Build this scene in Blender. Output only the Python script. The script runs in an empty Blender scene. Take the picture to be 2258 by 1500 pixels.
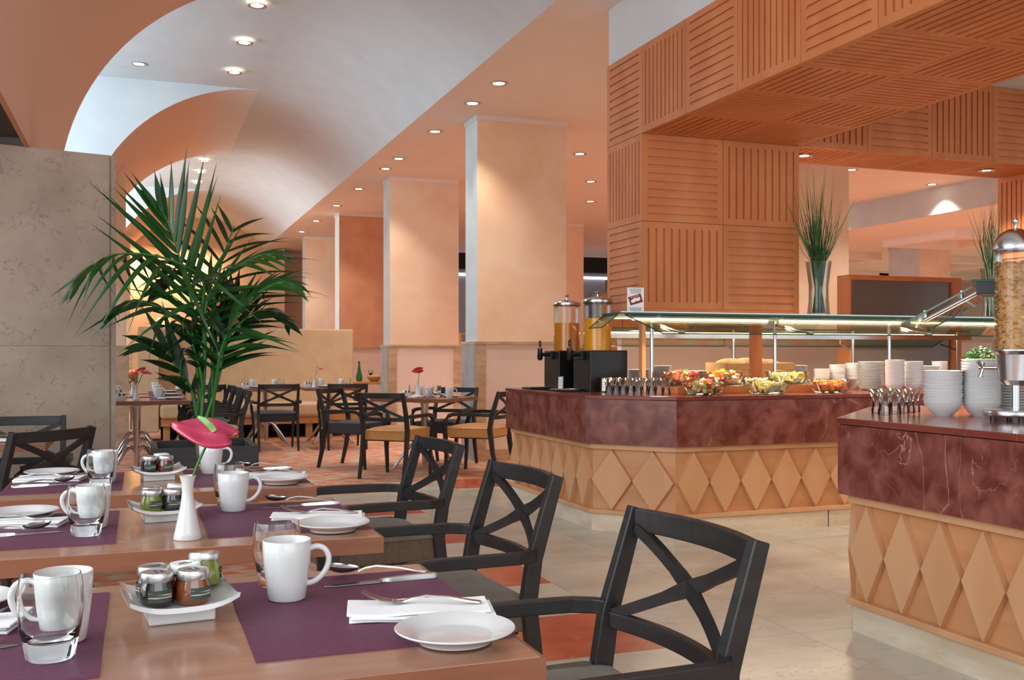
import bpy, bmesh, math, random
from mathutils import Vector, Matrix
R = math.radians
random.seed(7)
C = bpy.context.scene.collection
sc = bpy.context.scene

# ------------------------------------------------------------------ camera
F, CX, YH, H = 2240.0, 1129.0, 782.0, 1.18          # focal length, centre column, horizon row (2258 x 1500 frame), eye height
TH = math.atan((CX - 306.0) / F)
S_, C_ = math.sin(TH), math.cos(TH)
cd = bpy.data.cameras.new('camera'); cam = bpy.data.objects.new('camera', cd); C.objects.link(cam)
cam.location = (0, 0, H); cam.rotation_euler = (R(90), 0, -TH)
cd.sensor_width = 36.0; cd.lens = 36.0 * F / 2258.0; cd.shift_y = (YH - 750.0) / 2258.0
cd.clip_start = 0.05; cd.clip_end = 200
sc.camera = cam

# ------------------------------------------------------------------ daylight and exposure
sc.view_settings.view_transform = 'Standard'
sc.view_settings.look = 'None'
sc.view_settings.gamma = 1.0
sc.view_settings.use_curve_mapping = False
sc.view_settings.exposure = 0.2
sc.cycles.transparent_max_bounces = 32; sc.cycles.transmission_bounces = 14; sc.cycles.max_bounces = 14
wd = bpy.data.worlds.new('daylight'); sc.world = wd; wd.use_nodes = True
bg = wd.node_tree.nodes['Background']
bg.inputs[0].default_value = (0.84, 0.93, 1.0, 1); bg.inputs[1].default_value = 1.32

def area(name, loc, rot, sx, sy, power, col=(1, 1, 1), spread=180):
    l = bpy.data.lights.new(name, 'AREA'); l.shape = 'RECTANGLE'; l.size = sx; l.size_y = sy
    l.energy = power; l.color = col; l.spread = R(spread)
    o = bpy.data.objects.new(name, l); C.objects.link(o); o.location = loc; o.rotation_euler = rot
    return o
# daylight coming through the tall windows of the street side (left), bay by bay, and of the wall behind the tables
area('window_light_front', (-3.6, 1.2, 2.3), (R(90), 0, R(-90)), 4.5, 2.6, 140, (0.93, 0.97, 1.0))
area('window_light_clerestory', (-2.7, 11.2, 3.5), (R(90), 0, R(-90)), 3.4, 1.8, 150, (0.74, 0.89, 1.0))
area('window_light_clerestory', (-2.7, 19.4, 3.5), (R(90), 0, R(-90)), 3.4, 1.8, 230, (0.80, 0.92, 1.0))
area('window_light_rear', (1.2, -4.0, 2.6), (R(78), 0, 0), 6.0, 2.6, 90, (1.0, 0.98, 0.95))

WARM = (1.0, 0.88, 0.74)
def spot(name, loc, power, angle=95, blend=0.7, col=WARM, size=0.05, rot=(0, 0, 0)):
    l = bpy.data.lights.new(name, 'SPOT'); l.energy = power; l.color = col
    l.spot_size = R(angle); l.spot_blend = blend; l.shadow_soft_size = size
    o = bpy.data.objects.new(name, l); C.objects.link(o); o.location = loc; o.rotation_euler = rot
    return o

# ------------------------------------------------------------------ from photo pixels to the room
def at(px, py, z=0.0):
    D = F * (H - z) / (py - YH); u = (px - CX) / F * D
    return (D * S_ + u * C_, D * C_ - u * S_)
def atD(px, py, D):
    u = (px - CX) / F * D
    return Vector((D * S_ + u * C_, D * C_ - u * S_, H - (py - YH) * D / F))

# ------------------------------------------------------------------ materials
def lin(c):
    return tuple((x / 255 / 12.92 if x / 255 <= 0.04045 else ((x / 255 + 0.055) / 1.055) ** 2.4) for x in c) + (1.0,)
MATS = {}
def M(name, c1, c2=None, scale=8.0, stretch=(1, 1, 1), rough=0.5, metal=0.0, detail=6.0, bump=0.0, bscale=None,
      lo=0.35, hi=0.65, spec=0.5, sheen=0.0, coat=0.0, c3=None, vein=None, rnd=0.0, distort=0.0, alpha=1.0, sss=0.0):
    m = bpy.data.materials.new(name); m.use_nodes = True; MATS[name] = m
    nt = m.node_tree; N = nt.nodes; L = nt.links
    b = N['Principled BSDF']
    b.inputs['Roughness'].default_value = rough; b.inputs['Metallic'].default_value = metal
    b.inputs['Specular IOR Level'].default_value = spec
    b.inputs['Coat Weight'].default_value = coat; b.inputs['Coat Roughness'].default_value = 0.12
    b.inputs['Sheen Weight'].default_value = sheen
    b.inputs['Base Color'].default_value = lin(c1)
    if sss: b.inputs['Subsurface Weight'].default_value = sss; b.inputs['Subsurface Radius'].default_value = (.02, .02, .02)
    if c2 is None and not bump: return m
    tc = N.new('ShaderNodeTexCoord'); mp = N.new('ShaderNodeMapping'); mp.inputs['Scale'].default_value = stretch
    L.new(tc.outputs['Object'], mp.inputs[0])
    vec = mp.outputs[0]
    if rnd:
        oi = N.new('ShaderNodeObjectInfo'); ad = N.new('ShaderNodeVectorMath'); ad.operation = 'MULTIPLY_ADD'
        L.new(oi.outputs['Random'], ad.inputs[0]); ad.inputs[1].default_value = (37, 53, 71); L.new(vec, ad.inputs[2]); vec = ad.outputs[0]
    if c2 is not None:
        n = N.new('ShaderNodeTexNoise'); n.inputs['Scale'].default_value = scale; n.inputs['Detail'].default_value = detail
        n.inputs['Distortion'].default_value = distort
        L.new(vec, n.inputs['Vector'])
        r = N.new('ShaderNodeValToRGB'); r.color_ramp.elements[0].position = lo; r.color_ramp.elements[1].position = hi
        r.color_ramp.elements[0].color = lin(c1); r.color_ramp.elements[1].color = lin(c2)
        if c3: e = r.color_ramp.elements.new((lo + hi) / 2); e.color = lin(c3)
        L.new(n.outputs['Fac'], r.inputs[0]); col = r.outputs[0]
        if vein:
            n2 = N.new('ShaderNodeTexNoise'); n2.inputs['Scale'].default_value = vein[1]; n2.inputs['Detail'].default_value = 5
            n2.inputs['Distortion'].default_value = vein[3] if len(vein) > 3 else 1.5
            L.new(vec, n2.inputs['Vector'])
            r2 = N.new('ShaderNodeValToRGB'); e = r2.color_ramp.elements
            e[0].position = 0.5 - vein[2]; e[0].color = (0, 0, 0, 1); e[1].position = 0.5; e[1].color = (1, 1, 1, 1)
            e3 = e.new(0.5 + vein[2]); e3.color = (0, 0, 0, 1)
            L.new(n2.outputs['Fac'], r2.inputs[0])
            mx = N.new('ShaderNodeMix'); mx.data_type = 'RGBA'
            mu = N.new('ShaderNodeMath'); mu.operation = 'MULTIPLY'; mu.inputs[1].default_value = vein[4] if len(vein) > 4 else 0.7
            n3 = N.new('ShaderNodeTexNoise'); n3.inputs['Scale'].default_value = vein[1] * .55; L.new(vec, n3.inputs['Vector'])
            r3 = N.new('ShaderNodeMapRange'); r3.inputs[1].default_value = .48; r3.inputs[2].default_value = .62; L.new(n3.outputs['Fac'], r3.inputs[0])
            m3 = N.new('ShaderNodeMath'); m3.operation = 'MULTIPLY'; L.new(r3.outputs[0], m3.inputs[0]); L.new(r2.outputs[0], m3.inputs[1])
            L.new(m3.outputs[0], mu.inputs[0]); L.new(mu.outputs[0], mx.inputs['Factor'])
            L.new(col, mx.inputs['A']); mx.inputs['B'].default_value = lin(vein[0]); col = mx.outputs['Result']
        if rnd:
            hs = N.new('ShaderNodeHueSaturation'); mr = N.new('ShaderNodeMapRange')
            L.new(oi.outputs['Random'], mr.inputs[0]); mr.inputs[3].default_value = 1 - rnd; mr.inputs[4].default_value = 1 + rnd
            L.new(mr.outputs[0], hs.inputs['Value']); L.new(col, hs.inputs['Color']); col = hs.outputs[0]
        L.new(col, b.inputs['Base Color'])
    if bump:
        nb = N.new('ShaderNodeTexNoise'); nb.inputs['Scale'].default_value = bscale or scale * 6; nb.inputs['Detail'].default_value = 3
        L.new(vec, nb.inputs['Vector'])
        bp = N.new('ShaderNodeBump'); bp.inputs['Strength'].default_value = bump; bp.inputs['Distance'].default_value = 0.01
        L.new(nb.outputs['Fac'], bp.inputs['Height']); L.new(bp.outputs[0], b.inputs['Normal'])
    return m

def glassmat(name, col=(250, 253, 252), rough=0.0, ior=1.45):
    m = M(name, col, rough=rough); b = m.node_tree.nodes['Principled BSDF']
    b.inputs['Transmission Weight'].default_value = 1.0; b.inputs['IOR'].default_value = ior
    return m
def thinglass(name, tint=(235, 245, 240), refl=0.5):
    m = bpy.data.materials.new(name); m.use_nodes = True; MATS[name] = m
    nt = m.node_tree; N = nt.nodes; L = nt.links
    N.remove(N['Principled BSDF'])
    t = N.new('ShaderNodeBsdfTransparent'); t.inputs[0].default_value = lin(tint)
    g = N.new('ShaderNodeBsdfGlossy'); g.inputs['Roughness'].default_value = 0.02
    fr = N.new('ShaderNodeFresnel'); fr.inputs[0].default_value = 1.5
    mu = N.new('ShaderNodeMath'); mu.operation = 'MULTIPLY'; mu.inputs[1].default_value = refl
    L.new(fr.outputs[0], mu.inputs[0])
    mx = N.new('ShaderNodeMixShader'); L.new(mu.outputs[0], mx.inputs[0]); L.new(t.outputs[0], mx.inputs[1]); L.new(g.outputs[0], mx.inputs[2])
    L.new(mx.outputs[0], N['Material Output'].inputs[0])
    return m
def emit(name, col, s):
    m = bpy.data.materials.new(name); m.use_nodes = True; MATS[name] = m
    b = m.node_tree.nodes['Principled BSDF']; b.inputs['Base Color'].default_value = lin(col)
    b.inputs['Emission Color'].default_value = lin(col); b.inputs['Emission Strength'].default_value = s
    return m

M('white_plaster', (210, 216, 219), (204, 210, 214), 3, rough=0.9)
M('soffit_paint', (243, 229, 219), (241, 225, 213), 2.5, rough=0.9)
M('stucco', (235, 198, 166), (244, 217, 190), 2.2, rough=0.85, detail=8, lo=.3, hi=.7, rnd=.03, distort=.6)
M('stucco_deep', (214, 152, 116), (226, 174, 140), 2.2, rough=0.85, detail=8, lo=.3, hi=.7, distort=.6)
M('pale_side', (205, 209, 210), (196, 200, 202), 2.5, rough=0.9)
M('dado_panel', (234, 214, 200), (230, 207, 192), 2.0, rough=0.8)
M('dado_stone', (203, 172, 140), (178, 150, 122), 5, (1, 1, 3), rough=0.6, rnd=.05)
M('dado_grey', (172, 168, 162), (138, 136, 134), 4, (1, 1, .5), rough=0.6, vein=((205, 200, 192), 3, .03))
M('vault_peach', (214, 160, 126), (208, 152, 118), 2, rough=0.9)
M('grey_paint', (120, 122, 124), rough=0.9)
M('travertine_wall', (160, 144, 128), (182, 166, 150), 3.0, rough=0.55, detail=9, lo=.3, hi=.7, vein=((112, 84, 64), 18, .02, .4, .75), rnd=.03)
M('travertine', (186, 178, 162), (208, 202, 189), 2.2, (1, 1.7, 1), rough=0.24, detail=9, lo=.3, hi=.7, vein=((172, 152, 126), 9, .03, .8, .55), rnd=.035)
M('travertine_plinth', (206, 186, 158), (226, 212, 190), 3, (1, 1, 4), rough=0.4, detail=8, vein=((176, 160, 136), 14, .03, 1.0, .5), rnd=.03)
M('terracotta', (180, 72, 40), (198, 96, 58), 4, rough=0.25, detail=9, vein=((224, 170, 140), 11, .012, 1.5, .5), rnd=.06)
M('grout', (150, 138, 122), rough=0.8)
M('carpet', (214, 124, 92), (206, 182, 158), 5.0, (1.1, 3.6, 1), rough=0.98, detail=5, lo=.44, hi=.56, bump=.35, bscale=240, distort=.4, spec=.1)
M('portal_wood', (192, 112, 62), (204, 128, 76), 5.0, (1, 1, .35), rough=0.5, detail=7, bump=.04, bscale=60, rnd=.03)
M('counter_wood', (204, 150, 106), (215, 165, 122), 4.0, (1, 1, .25), rough=0.45, detail=7, rnd=.03)
M('counter_wood_back', (196, 138, 92), (208, 152, 106), 4.0, (.3, .3, 2.5), rough=0.45, detail=7, rnd=.03)
M('red_marble', (100, 46, 38), (144, 86, 76), 9.0, rough=0.25, detail=14, lo=.36, hi=.68, vein=((206, 170, 160), 2.2, .0018, 1.0, .55), distort=.5, rnd=.02)
M('red_marble_top', (110, 50, 42), (138, 70, 58), 4.0, rough=0.14, detail=10, lo=.32, hi=.7, vein=((190, 140, 120), 3, .002, 1.0, .5))
M('table_wood', (156, 108, 82), (170, 122, 94), 3.0, (1.2, 9, 9), rough=0.25, detail=8, coat=.35, rnd=.03)
M('table_edge', (124, 77, 54), (140, 91, 66), 3.0, (1.2, 9, 9), rough=0.35, detail=8)
M('black_wood', (30, 30, 30), (40, 40, 40), 9, (1, 1, 4), rough=0.42, spec=.45)
M('seat_taupe', (112, 98, 82), (98, 86, 72), 60, rough=0.95, bump=.2, bscale=300, sheen=.2)
M('seat_dark', (62, 62, 66), (50, 50, 54), 60, rough=0.95, bump=.2, bscale=300, sheen=.2)
M('seat_tan', (208, 154, 90), (194, 140, 78), 50, rough=0.9, bump=.2, bscale=300, sheen=.2)
M('leather', (222, 190, 150), (214, 180, 140), 6, rough=0.5, bump=.03, bscale=90)
M('oak', (196, 140, 84), (208, 154, 98), 4, (.4, 1, 3), rough=0.45)
M('porcelain', (212, 213, 213), rough=0.12, spec=.5, coat=.3)
M('napkin_cloth', (244, 245, 246), rough=0.9)
M('steel', (200, 200, 200), rough=0.22, metal=1.0)
M('cutlery', (168, 166, 163), rough=0.16, metal=1.0)
M('lid_silver', (205, 205, 204), rough=0.3, metal=.9)
M('lid_white', (235, 236, 236), rough=0.35)
M('jam_black', (24, 16, 16), rough=0.08, coat=1)
M('jam_amber', (120, 60, 18), rough=0.08, coat=1)
M('jam_green', (112, 122, 30), rough=0.1, coat=1)
M('jam_red', (104, 26, 18), rough=0.08, coat=1)
M('jar_label', (60, 66, 60), (190, 194, 184), 60, (.4, .4, 10), rough=0.6, lo=.55, hi=.62)
M('black_plastic', (16, 16, 16), rough=0.3)
M('planter', (36, 37, 38), (46, 47, 48), 6, (.4, .4, 9), rough=0.6, bump=.15, bscale=30)
M('soil', (40, 30, 22), rough=1)
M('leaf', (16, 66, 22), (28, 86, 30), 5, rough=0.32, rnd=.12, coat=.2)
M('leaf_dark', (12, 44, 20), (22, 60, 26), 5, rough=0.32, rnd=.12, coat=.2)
M('stem', (46, 110, 40), rough=0.4)
M('anthurium_red', (160, 22, 62), (182, 40, 80), 12, rough=0.18, coat=.6, bump=.25, bscale=30)
M('anthurium_scarlet', (214, 36, 40), rough=0.3, coat=.4)
M('spadix', (214, 226, 150), (90, 200, 110), 20, rough=0.5)
M('juice', (246, 170, 10), rough=0.3, sss=.15)
M('juice_dark', (226, 140, 14), rough=0.3, sss=.15)
M('grass', (44, 84, 40), (70, 110, 52), 30, rough=0.6)
M('grass_pale', (150, 170, 116), (214, 210, 180), 30, rough=0.6)
M('bread', (196, 150, 100), (226, 196, 150), 12, rough=0.9)
M('box_wood', (176, 134, 82), (188, 148, 96), 6, rough=0.7)
M('grey_glass', (104, 100, 98), rough=0.3, spec=.6)
M('cereal', (196, 140, 82), (218, 170, 112), 30, rough=0.8)
M('cereal_yellow', (232, 188, 90), rough=0.8)
M('pot_red', (130, 22, 28), rough=0.2, coat=.6)
M('sign_frame', (20, 20, 20), rough=.4)
M('sign_paper', (240, 240, 238), rough=.6)
M('ink', (80, 80, 84), rough=.7)
M('card_red', (120, 40, 44), rough=.6)
M('dark_blind', (20, 19, 18), rough=.8)
M('window_grey', (150, 158, 176), rough=.3)
M('cupboard', (168, 150, 132), rough=.6)
M('bottle_green', (20, 110, 44), rough=.06, coat=1)
M('wine', (50, 8, 16), rough=.1)
M('melon', (242, 196, 130), (250, 228, 170), 20, rough=.4)
M('fruit_red', (206, 60, 50), rough=.35); M('fruit_pink', (238, 150, 120), rough=.35)
M('fruit_cream', (246, 236, 200), rough=.35); M('fruit_yellow', (248, 222, 120), rough=.35)
M('fruit_orange', (246, 150, 40), rough=.35); M('fruit_green', (150, 180, 70), rough=.35)
M('lamp_shade', (250, 214, 130), rough=.8)
M('metal_chair', (150, 150, 152), rough=.35, metal=.8)
M('coaster_amber', (90, 130, 160), rough=.5)
M('sugar_blue', (60, 80, 130), rough=.5)
glassmat('glass'); glassmat('glass_clear', ior=1.28); thinglass('pane'); thinglass('acrylic', (245, 248, 246), .6); thinglass('tumbler_glass', (246, 247, 246), 1.0)
M('pane_edge', (20, 70, 50), rough=.1)
emit('lamp_glow', (255, 236, 205), 14); emit('tube_glow', (255, 226, 180), 10); emit('shade_glow', (255, 205, 105), 2.2)
emit('strip_glow', (236, 240, 255), 2.0)
# woven plastic placemat
pm = M('placemat', (92, 50, 84), rough=.55)
nt = pm.node_tree; N = nt.nodes; L = nt.links; b = N['Principled BSDF']
tc = N.new('ShaderNodeTexCoord'); br = N.new('ShaderNodeTexBrick')
br.inputs['Scale'].default_value = 130; br.inputs['Mortar Size'].default_value = .035; br.inputs['Mortar Smooth'].default_value = .6
br.inputs['Brick Width'].default_value = .9; br.inputs['Row Height'].default_value = .55
br.inputs['Color1'].default_value = lin((112, 54, 86)); br.inputs['Color2'].default_value = lin((98, 45, 74)); br.inputs['Mortar'].default_value = lin((58, 26, 48))
L.new(tc.outputs['Object'], br.inputs['Vector']); L.new(br.outputs['Color'], b.inputs['Base Color'])
bp = N.new('ShaderNodeBump'); bp.inputs['Strength'].default_value = .8; bp.inputs['Distance'].default_value = .002; bp.invert = True
L.new(br.outputs['Fac'], bp.inputs['Height']); L.new(bp.outputs[0], b.inputs['Normal'])

# ------------------------------------------------------------------ mesh helpers
class B:
    def __init__(s): s.v = []; s.f = []; s.m = []
    def add(s, vs, fs, m=0):
        o = len(s.v); s.v += [tuple(v) for v in vs]; s.f += [tuple(i + o for i in f) for f in fs]; s.m += [m] * len(fs); return s
    def box(s, x0, y0, z0, x1, y1, z1, m=0):
        return s.add([(x0, y0, z0), (x1, y0, z0), (x1, y1, z0), (x0, y1, z0), (x0, y0, z1), (x1, y0, z1), (x1, y1, z1), (x0, y1, z1)],
                     [(0, 3, 2, 1), (4, 5, 6, 7), (0, 1, 5, 4), (1, 2, 6, 5), (2, 3, 7, 6), (3, 0, 4, 7)], m)
    def sweep(s, path, w, h, up=(0, 0, 1), m=0, sides=None):
        """rectangular section (w across, h along up) along a path; w,h may be lists"""
        P = [Vector(p) for p in path]; n = len(P); rings = []
        for i in range(n):
            t = (P[min(i + 1, n - 1)] - P[max(i - 1, 0)]).normalized()
            u0 = Vector(up[i] if isinstance(up, list) else up)
            sd = t.cross(u0)
            if sd.length < 1e-5: sd = t.cross(Vector((1, 0, 0)))
            sd.normalize(); u = sd.cross(t).normalized()
            ww = (w[i] if isinstance(w, list) else w) / 2; hh = (h[i] if isinstance(h, list) else h) / 2
            rings.append([P[i] - sd * ww - u * hh, P[i] + sd * ww - u * hh, P[i] + sd * ww + u * hh, P[i] - sd * ww + u * hh])
        vs = [v for r in rings for v in r]; fs = []
        for i in range(n - 1):
            for k in range(4):
                a = i * 4 + k; b_ = i * 4 + (k + 1) % 4; fs.append((a, b_, b_ + 4, a + 4))
        fs.append((3, 2, 1, 0)); e = (n - 1) * 4; fs.append((e, e + 1, e + 2, e + 3))
        return s.add(vs, fs, m)
    def tube(s, path, r, n=8, m=0, cap=True):
        P = [Vector(p) for p in path]; k = len(P); vs = []; pu = None
        for i in range(k):
            t = (P[min(i + 1, k - 1)] - P[max(i - 1, 0)]).normalized()
            if pu is None:
                u = t.orthogonal().normalized()
            else:
                u = (pu - t * pu.dot(t)); u = u.normalized() if u.length > 1e-6 else t.orthogonal().normalized()
            pu = u; w = t.cross(u); rr = r[i] if isinstance(r, list) else r
            for j in range(n):
                a = 2 * math.pi * j / n; vs.append(P[i] + (u * math.cos(a) + w * math.sin(a)) * rr)
        fs = [(i * n + j, i * n + (j + 1) % n, (i + 1) * n + (j + 1) % n, (i + 1) * n + j) for i in range(k - 1) for j in range(n)]
        if cap: fs.append(tuple(range(n - 1, -1, -1))); fs.append(tuple((k - 1) * n + j for j in range(n)))
        return s.add(vs, fs, m)
    def lathe(s, prof, n=32, c=(0, 0, 0), m=0, sx=1.0, sy=1.0):
        vs = []; fs = []; idx = []
        for r, z in prof:
            if r < 1e-6: idx.append((len(vs), 1)); vs.append((c[0], c[1], c[2] + z))
            else:
                idx.append((len(vs), n))
                for j in range(n):
                    a = 2 * math.pi * j / n; vs.append((c[0] + r * math.cos(a) * sx, c[1] + r * math.sin(a) * sy, c[2] + z))
        for (a, na), (b_, nb) in zip(idx[:-1], idx[1:]):
            for j in range(n):
                k = (j + 1) % n
                if na == 1 and nb == 1: break
                if na == 1: fs.append((a, b_ + k, b_ + j))
                elif nb == 1: fs.append((a + j, a + k, b_))
                else: fs.append((a + j, a + k, b_ + k, b_ + j))
        return s.add(vs, fs, m)
    def prism(s, poly, z0, z1, m=0):
        n = len(poly)
        vs = [(x, y, z0) for x, y in poly] + [(x, y, z1) for x, y in poly]
        fs = [tuple(range(n - 1, -1, -1)), tuple(range(n, 2 * n))] + [(i, (i + 1) % n, n + (i + 1) % n, n + i) for i in range(n)]
        return s.add(vs, fs, m)
    def ico(s, c, r, m=0, sub=1, sc_=(1, 1, 1)):
        bm = bmesh.new(); bmesh.ops.create_icosphere(bm, subdivisions=sub, radius=r)
        vs = [(c[0] + v.co.x * sc_[0], c[1] + v.co.y * sc_[1], c[2] + v.co.z * sc_[2]) for v in bm.verts]
        bm.verts.index_update(); fs = [tuple(v.index for v in f.verts) for f in bm.faces]; bm.free()
        return s.add(vs, fs, m)
    def tf(s, mat):
        s.v = [tuple(mat @ Vector(v)) for v in s.v]; return s
    def mesh(s, name, mats, smooth=None):
        me = bpy.data.meshes.new(name); me.from_pydata(s.v, [], s.f)
        if isinstance(mats, str): mats = [mats]
        for k in mats: me.materials.append(MATS[k])
        if any(s.m): me.polygons.foreach_set('material_index', s.m)
        if smooth is not None:
            me.polygons.foreach_set('use_smooth', [True] * len(s.f))
            if smooth < 179: me.set_sharp_from_angle(angle=R(smooth))
        me.update(); return me
    def obj(s, name, mats, parent=None, smooth=None, loc=(0, 0, 0), rot=(0, 0, 0), bev=0, seg=2):
        return link(name, s.mesh(name, mats, smooth), parent, loc, rot, bev, seg)
def link(name, me, parent=None, loc=(0, 0, 0), rot=(0, 0, 0), bev=0, seg=2):
    o = bpy.data.objects.new(name, me); C.objects.link(o); o.parent = parent; o.location = loc; o.rotation_euler = rot
    if bev:
        md = o.modifiers.new('bevel', 'BEVEL'); md.width = bev; md.segments = seg; md.limit_method = 'ANGLE'; md.angle_limit = R(40); md.harden_normals = False
    return o
def tag(o, label, cat, group=None):
    o['label'] = label; o['category'] = cat
    if group: o['group'] = group
    return o
def thing(name, label, cat, loc=(0, 0, 0), rz=0.0, group=None):
    o = bpy.data.objects.new(name, None); C.objects.link(o); o.location = loc; o.rotation_euler = (0, 0, rz)
    o.empty_display_size = .05
    return tag(o, label, cat, group)
def struct(o): o['kind'] = 'structure'; return o
def stuff(o): o['kind'] = 'stuff'; return o
def dup(root, loc, rz=0.0, label=None, group=None, scale=None):
    def cp(o, par):
        c = o.copy(); C.objects.link(c); c.parent = par
        for ch in o.children: cp(ch, c)
        return c
    c = cp(root, None); c.location = loc; c.rotation_euler = (0, 0, rz)
    if scale: c.scale = (scale,) * 3
    if label: c['label'] = label
    if group: c['group'] = group
    return c
def arc(c, r, a0, a1, n, f):
    return [f(c[0] + r * math.cos(R(a0 + (a1 - a0) * i / n)), c[1] + r * math.sin(R(a0 + (a1 - a0) * i / n))) for i in range(n + 1)]
def bez(p0, p1, p2, n=8):
    p0, p1, p2 = Vector(p0), Vector(p1), Vector(p2)
    return [p0 * (1 - t) ** 2 + p1 * 2 * t * (1 - t) + p2 * t * t for t in (i / n for i in range(n + 1))]
# ================================================================== THE SETTING
# floor: slab with separate stone tiles, terracotta and travertine checks along the carpet
fl = struct(B().box(-6, -5, -.3, 24, 30, -.012).obj('floor', 'grout'))
T = 0.617
def tilemesh(w, d): return B().box(-w / 2 + .0015, -d / 2 + .0015, -.012, w / 2 - .0015, d / 2 - .0015, 0).mesh('tile', 'travertine')
tm = tilemesh(T, T); tt = tm.copy(); tt.materials.clear(); tt.materials.append(MATS['terracotta'])
Y0 = 9.17 + .003
def tile(x, y, me):
    link('tile', me, fl, (x, y, 0))
for j in range(16):                     # border column beside the carpet, X 1.39..2.0
    tile(2.004 - T / 2, Y0 - T * (j + .5), tt if j % 2 == 0 else tm)
for i in range(2):                      # border row along the far carpet, to the counter
    tile(2.004 + T * (i + .5), Y0 - T / 2, tm if i % 2 == 0 else tt)
for i in range(5):
    for j in range(16):
        x = 2.004 + T * (i + .5); y = Y0 - T * (j + .5)
        if j == 0 and i < 2: continue
        if i >= 2 and not (3.2 < y < 6.4): continue
        tile(x, y, tm)
B_ = B().box(5.09, 3.003, -.012, 24, 6.705, 0); B_.box(3.239, 6.705, -.012, 24, 9.174, 0); B_.box(3.239, -5, -.012, 24, 3.003, 0)
struct(B_.obj('floor_stone', 'travertine'))
cp_ = B().box(-6, -5, -.012, 1.386, 9.175, 0); cp_.box(-6, 9.175, -.012, 16, 24, 0)
struct(cp_.obj('floor_carpet', 'carpet'))
struct(B().box(-6, 24, -.012, 24, 30, 0).obj('floor_far_hall', 'travertine'))

# ceiling soffit right of the vault
ZC = 3.834; XS = 2.937
struct(B().box(XS, -5, ZC, 11.9, 30, ZC + .2).obj('ceiling', 'soffit_paint'))
# barrel vault: right half runs through, left half alternates between peach vaulted bays and flat white bays
XV, ZV, RV = 1.415, 2.464, 2.048; ZCR = ZV + RV
def vz(x): return ZV + math.sqrt(max(0, RV * RV - (x - XV) ** 2))
a_r = math.degrees(math.asin((ZC - ZV) / RV))
def barrel(a0, a1, y0, y1, n, ny=1):
    b = B(); vs = []
    for k in range(ny + 1):
        y = y0 + (y1 - y0) * k / ny
        for i in range(n + 1):
            a = R(a0 + (a1 - a0) * i / n); vs.append((XV + RV * math.cos(a), y, ZV + RV * math.sin(a)))
    fs = [(k * (n + 1) + i, k * (n + 1) + i + 1, (k + 1) * (n + 1) + i + 1, (k + 1) * (n + 1) + i) for k in range(ny) for i in range(n)]
    return b.add(vs, fs)
vr = barrel(a_r, 90, -5, 30, 24, 8)
struct(vr.obj('ceiling_vault', 'white_plaster', smooth=30))
# warm light giving way to daylight, painted as a colour fade towards the crown
vp = bpy.data.materials.new('vault_bay_light_fade'); vp.use_nodes = True; MATS['vault_bay_light_fade'] = vp
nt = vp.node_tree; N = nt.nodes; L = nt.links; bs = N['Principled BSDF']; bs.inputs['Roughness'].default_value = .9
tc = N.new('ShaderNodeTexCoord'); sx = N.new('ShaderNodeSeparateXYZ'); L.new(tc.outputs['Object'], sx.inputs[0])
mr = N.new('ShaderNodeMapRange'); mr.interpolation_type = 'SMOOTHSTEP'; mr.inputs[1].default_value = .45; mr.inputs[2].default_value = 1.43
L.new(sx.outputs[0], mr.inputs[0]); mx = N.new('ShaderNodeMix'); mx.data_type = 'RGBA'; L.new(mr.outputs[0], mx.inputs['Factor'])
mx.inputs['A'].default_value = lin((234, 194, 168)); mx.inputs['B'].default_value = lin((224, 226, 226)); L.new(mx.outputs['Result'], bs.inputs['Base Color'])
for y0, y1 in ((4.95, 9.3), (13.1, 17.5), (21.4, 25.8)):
    struct(barrel(90, 180, y0, y1, 28, 2).obj('ceiling_arch_bay', 'vault_bay_light_fade', smooth=30))
    for y, s in ((y0, 1), (y1, -1)):           # end walls between arch and flat bay
        b = B(); n = 24
        lo = [(XV + RV * math.cos(R(90 + 90 * i / n)), y + s * .002, ZV + RV * math.sin(R(90 + 90 * i / n))) for i in range(n + 1)]
        hi = [(p[0], y + s * .002, ZCR + .001) for p in lo]
        b.add(lo + hi, [(i, i + 1, n + 2 + i, n + 1 + i) for i in range(n)])
        b.box(-3.2, y + s * .002, ZV, XV - RV, y + s * .12, ZCR)
        struct(b.obj('wall_tympanum', 'white_plaster'))
    b = B().box(XV - RV - .03, y0 + .13, ZV, XV - RV, y1 - .13, 2.95); struct(b.obj('trim_arch_edge', 'vault_peach'))
for y0, y1 in ((-5, 4.95), (9.3, 13.1), (17.5, 21.4), (25.8, 30)):
    struct(B().box(-3.2, y0, ZCR, XV, y1, ZCR + .1).obj('ceiling_flat_bay', 'white_plaster'))
struct(B().box(-3.2, 4.95, 2.95, XV - RV - .1, 9.3, 3.05).obj('ceiling_side_aisle', 'grey_paint'))
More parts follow.
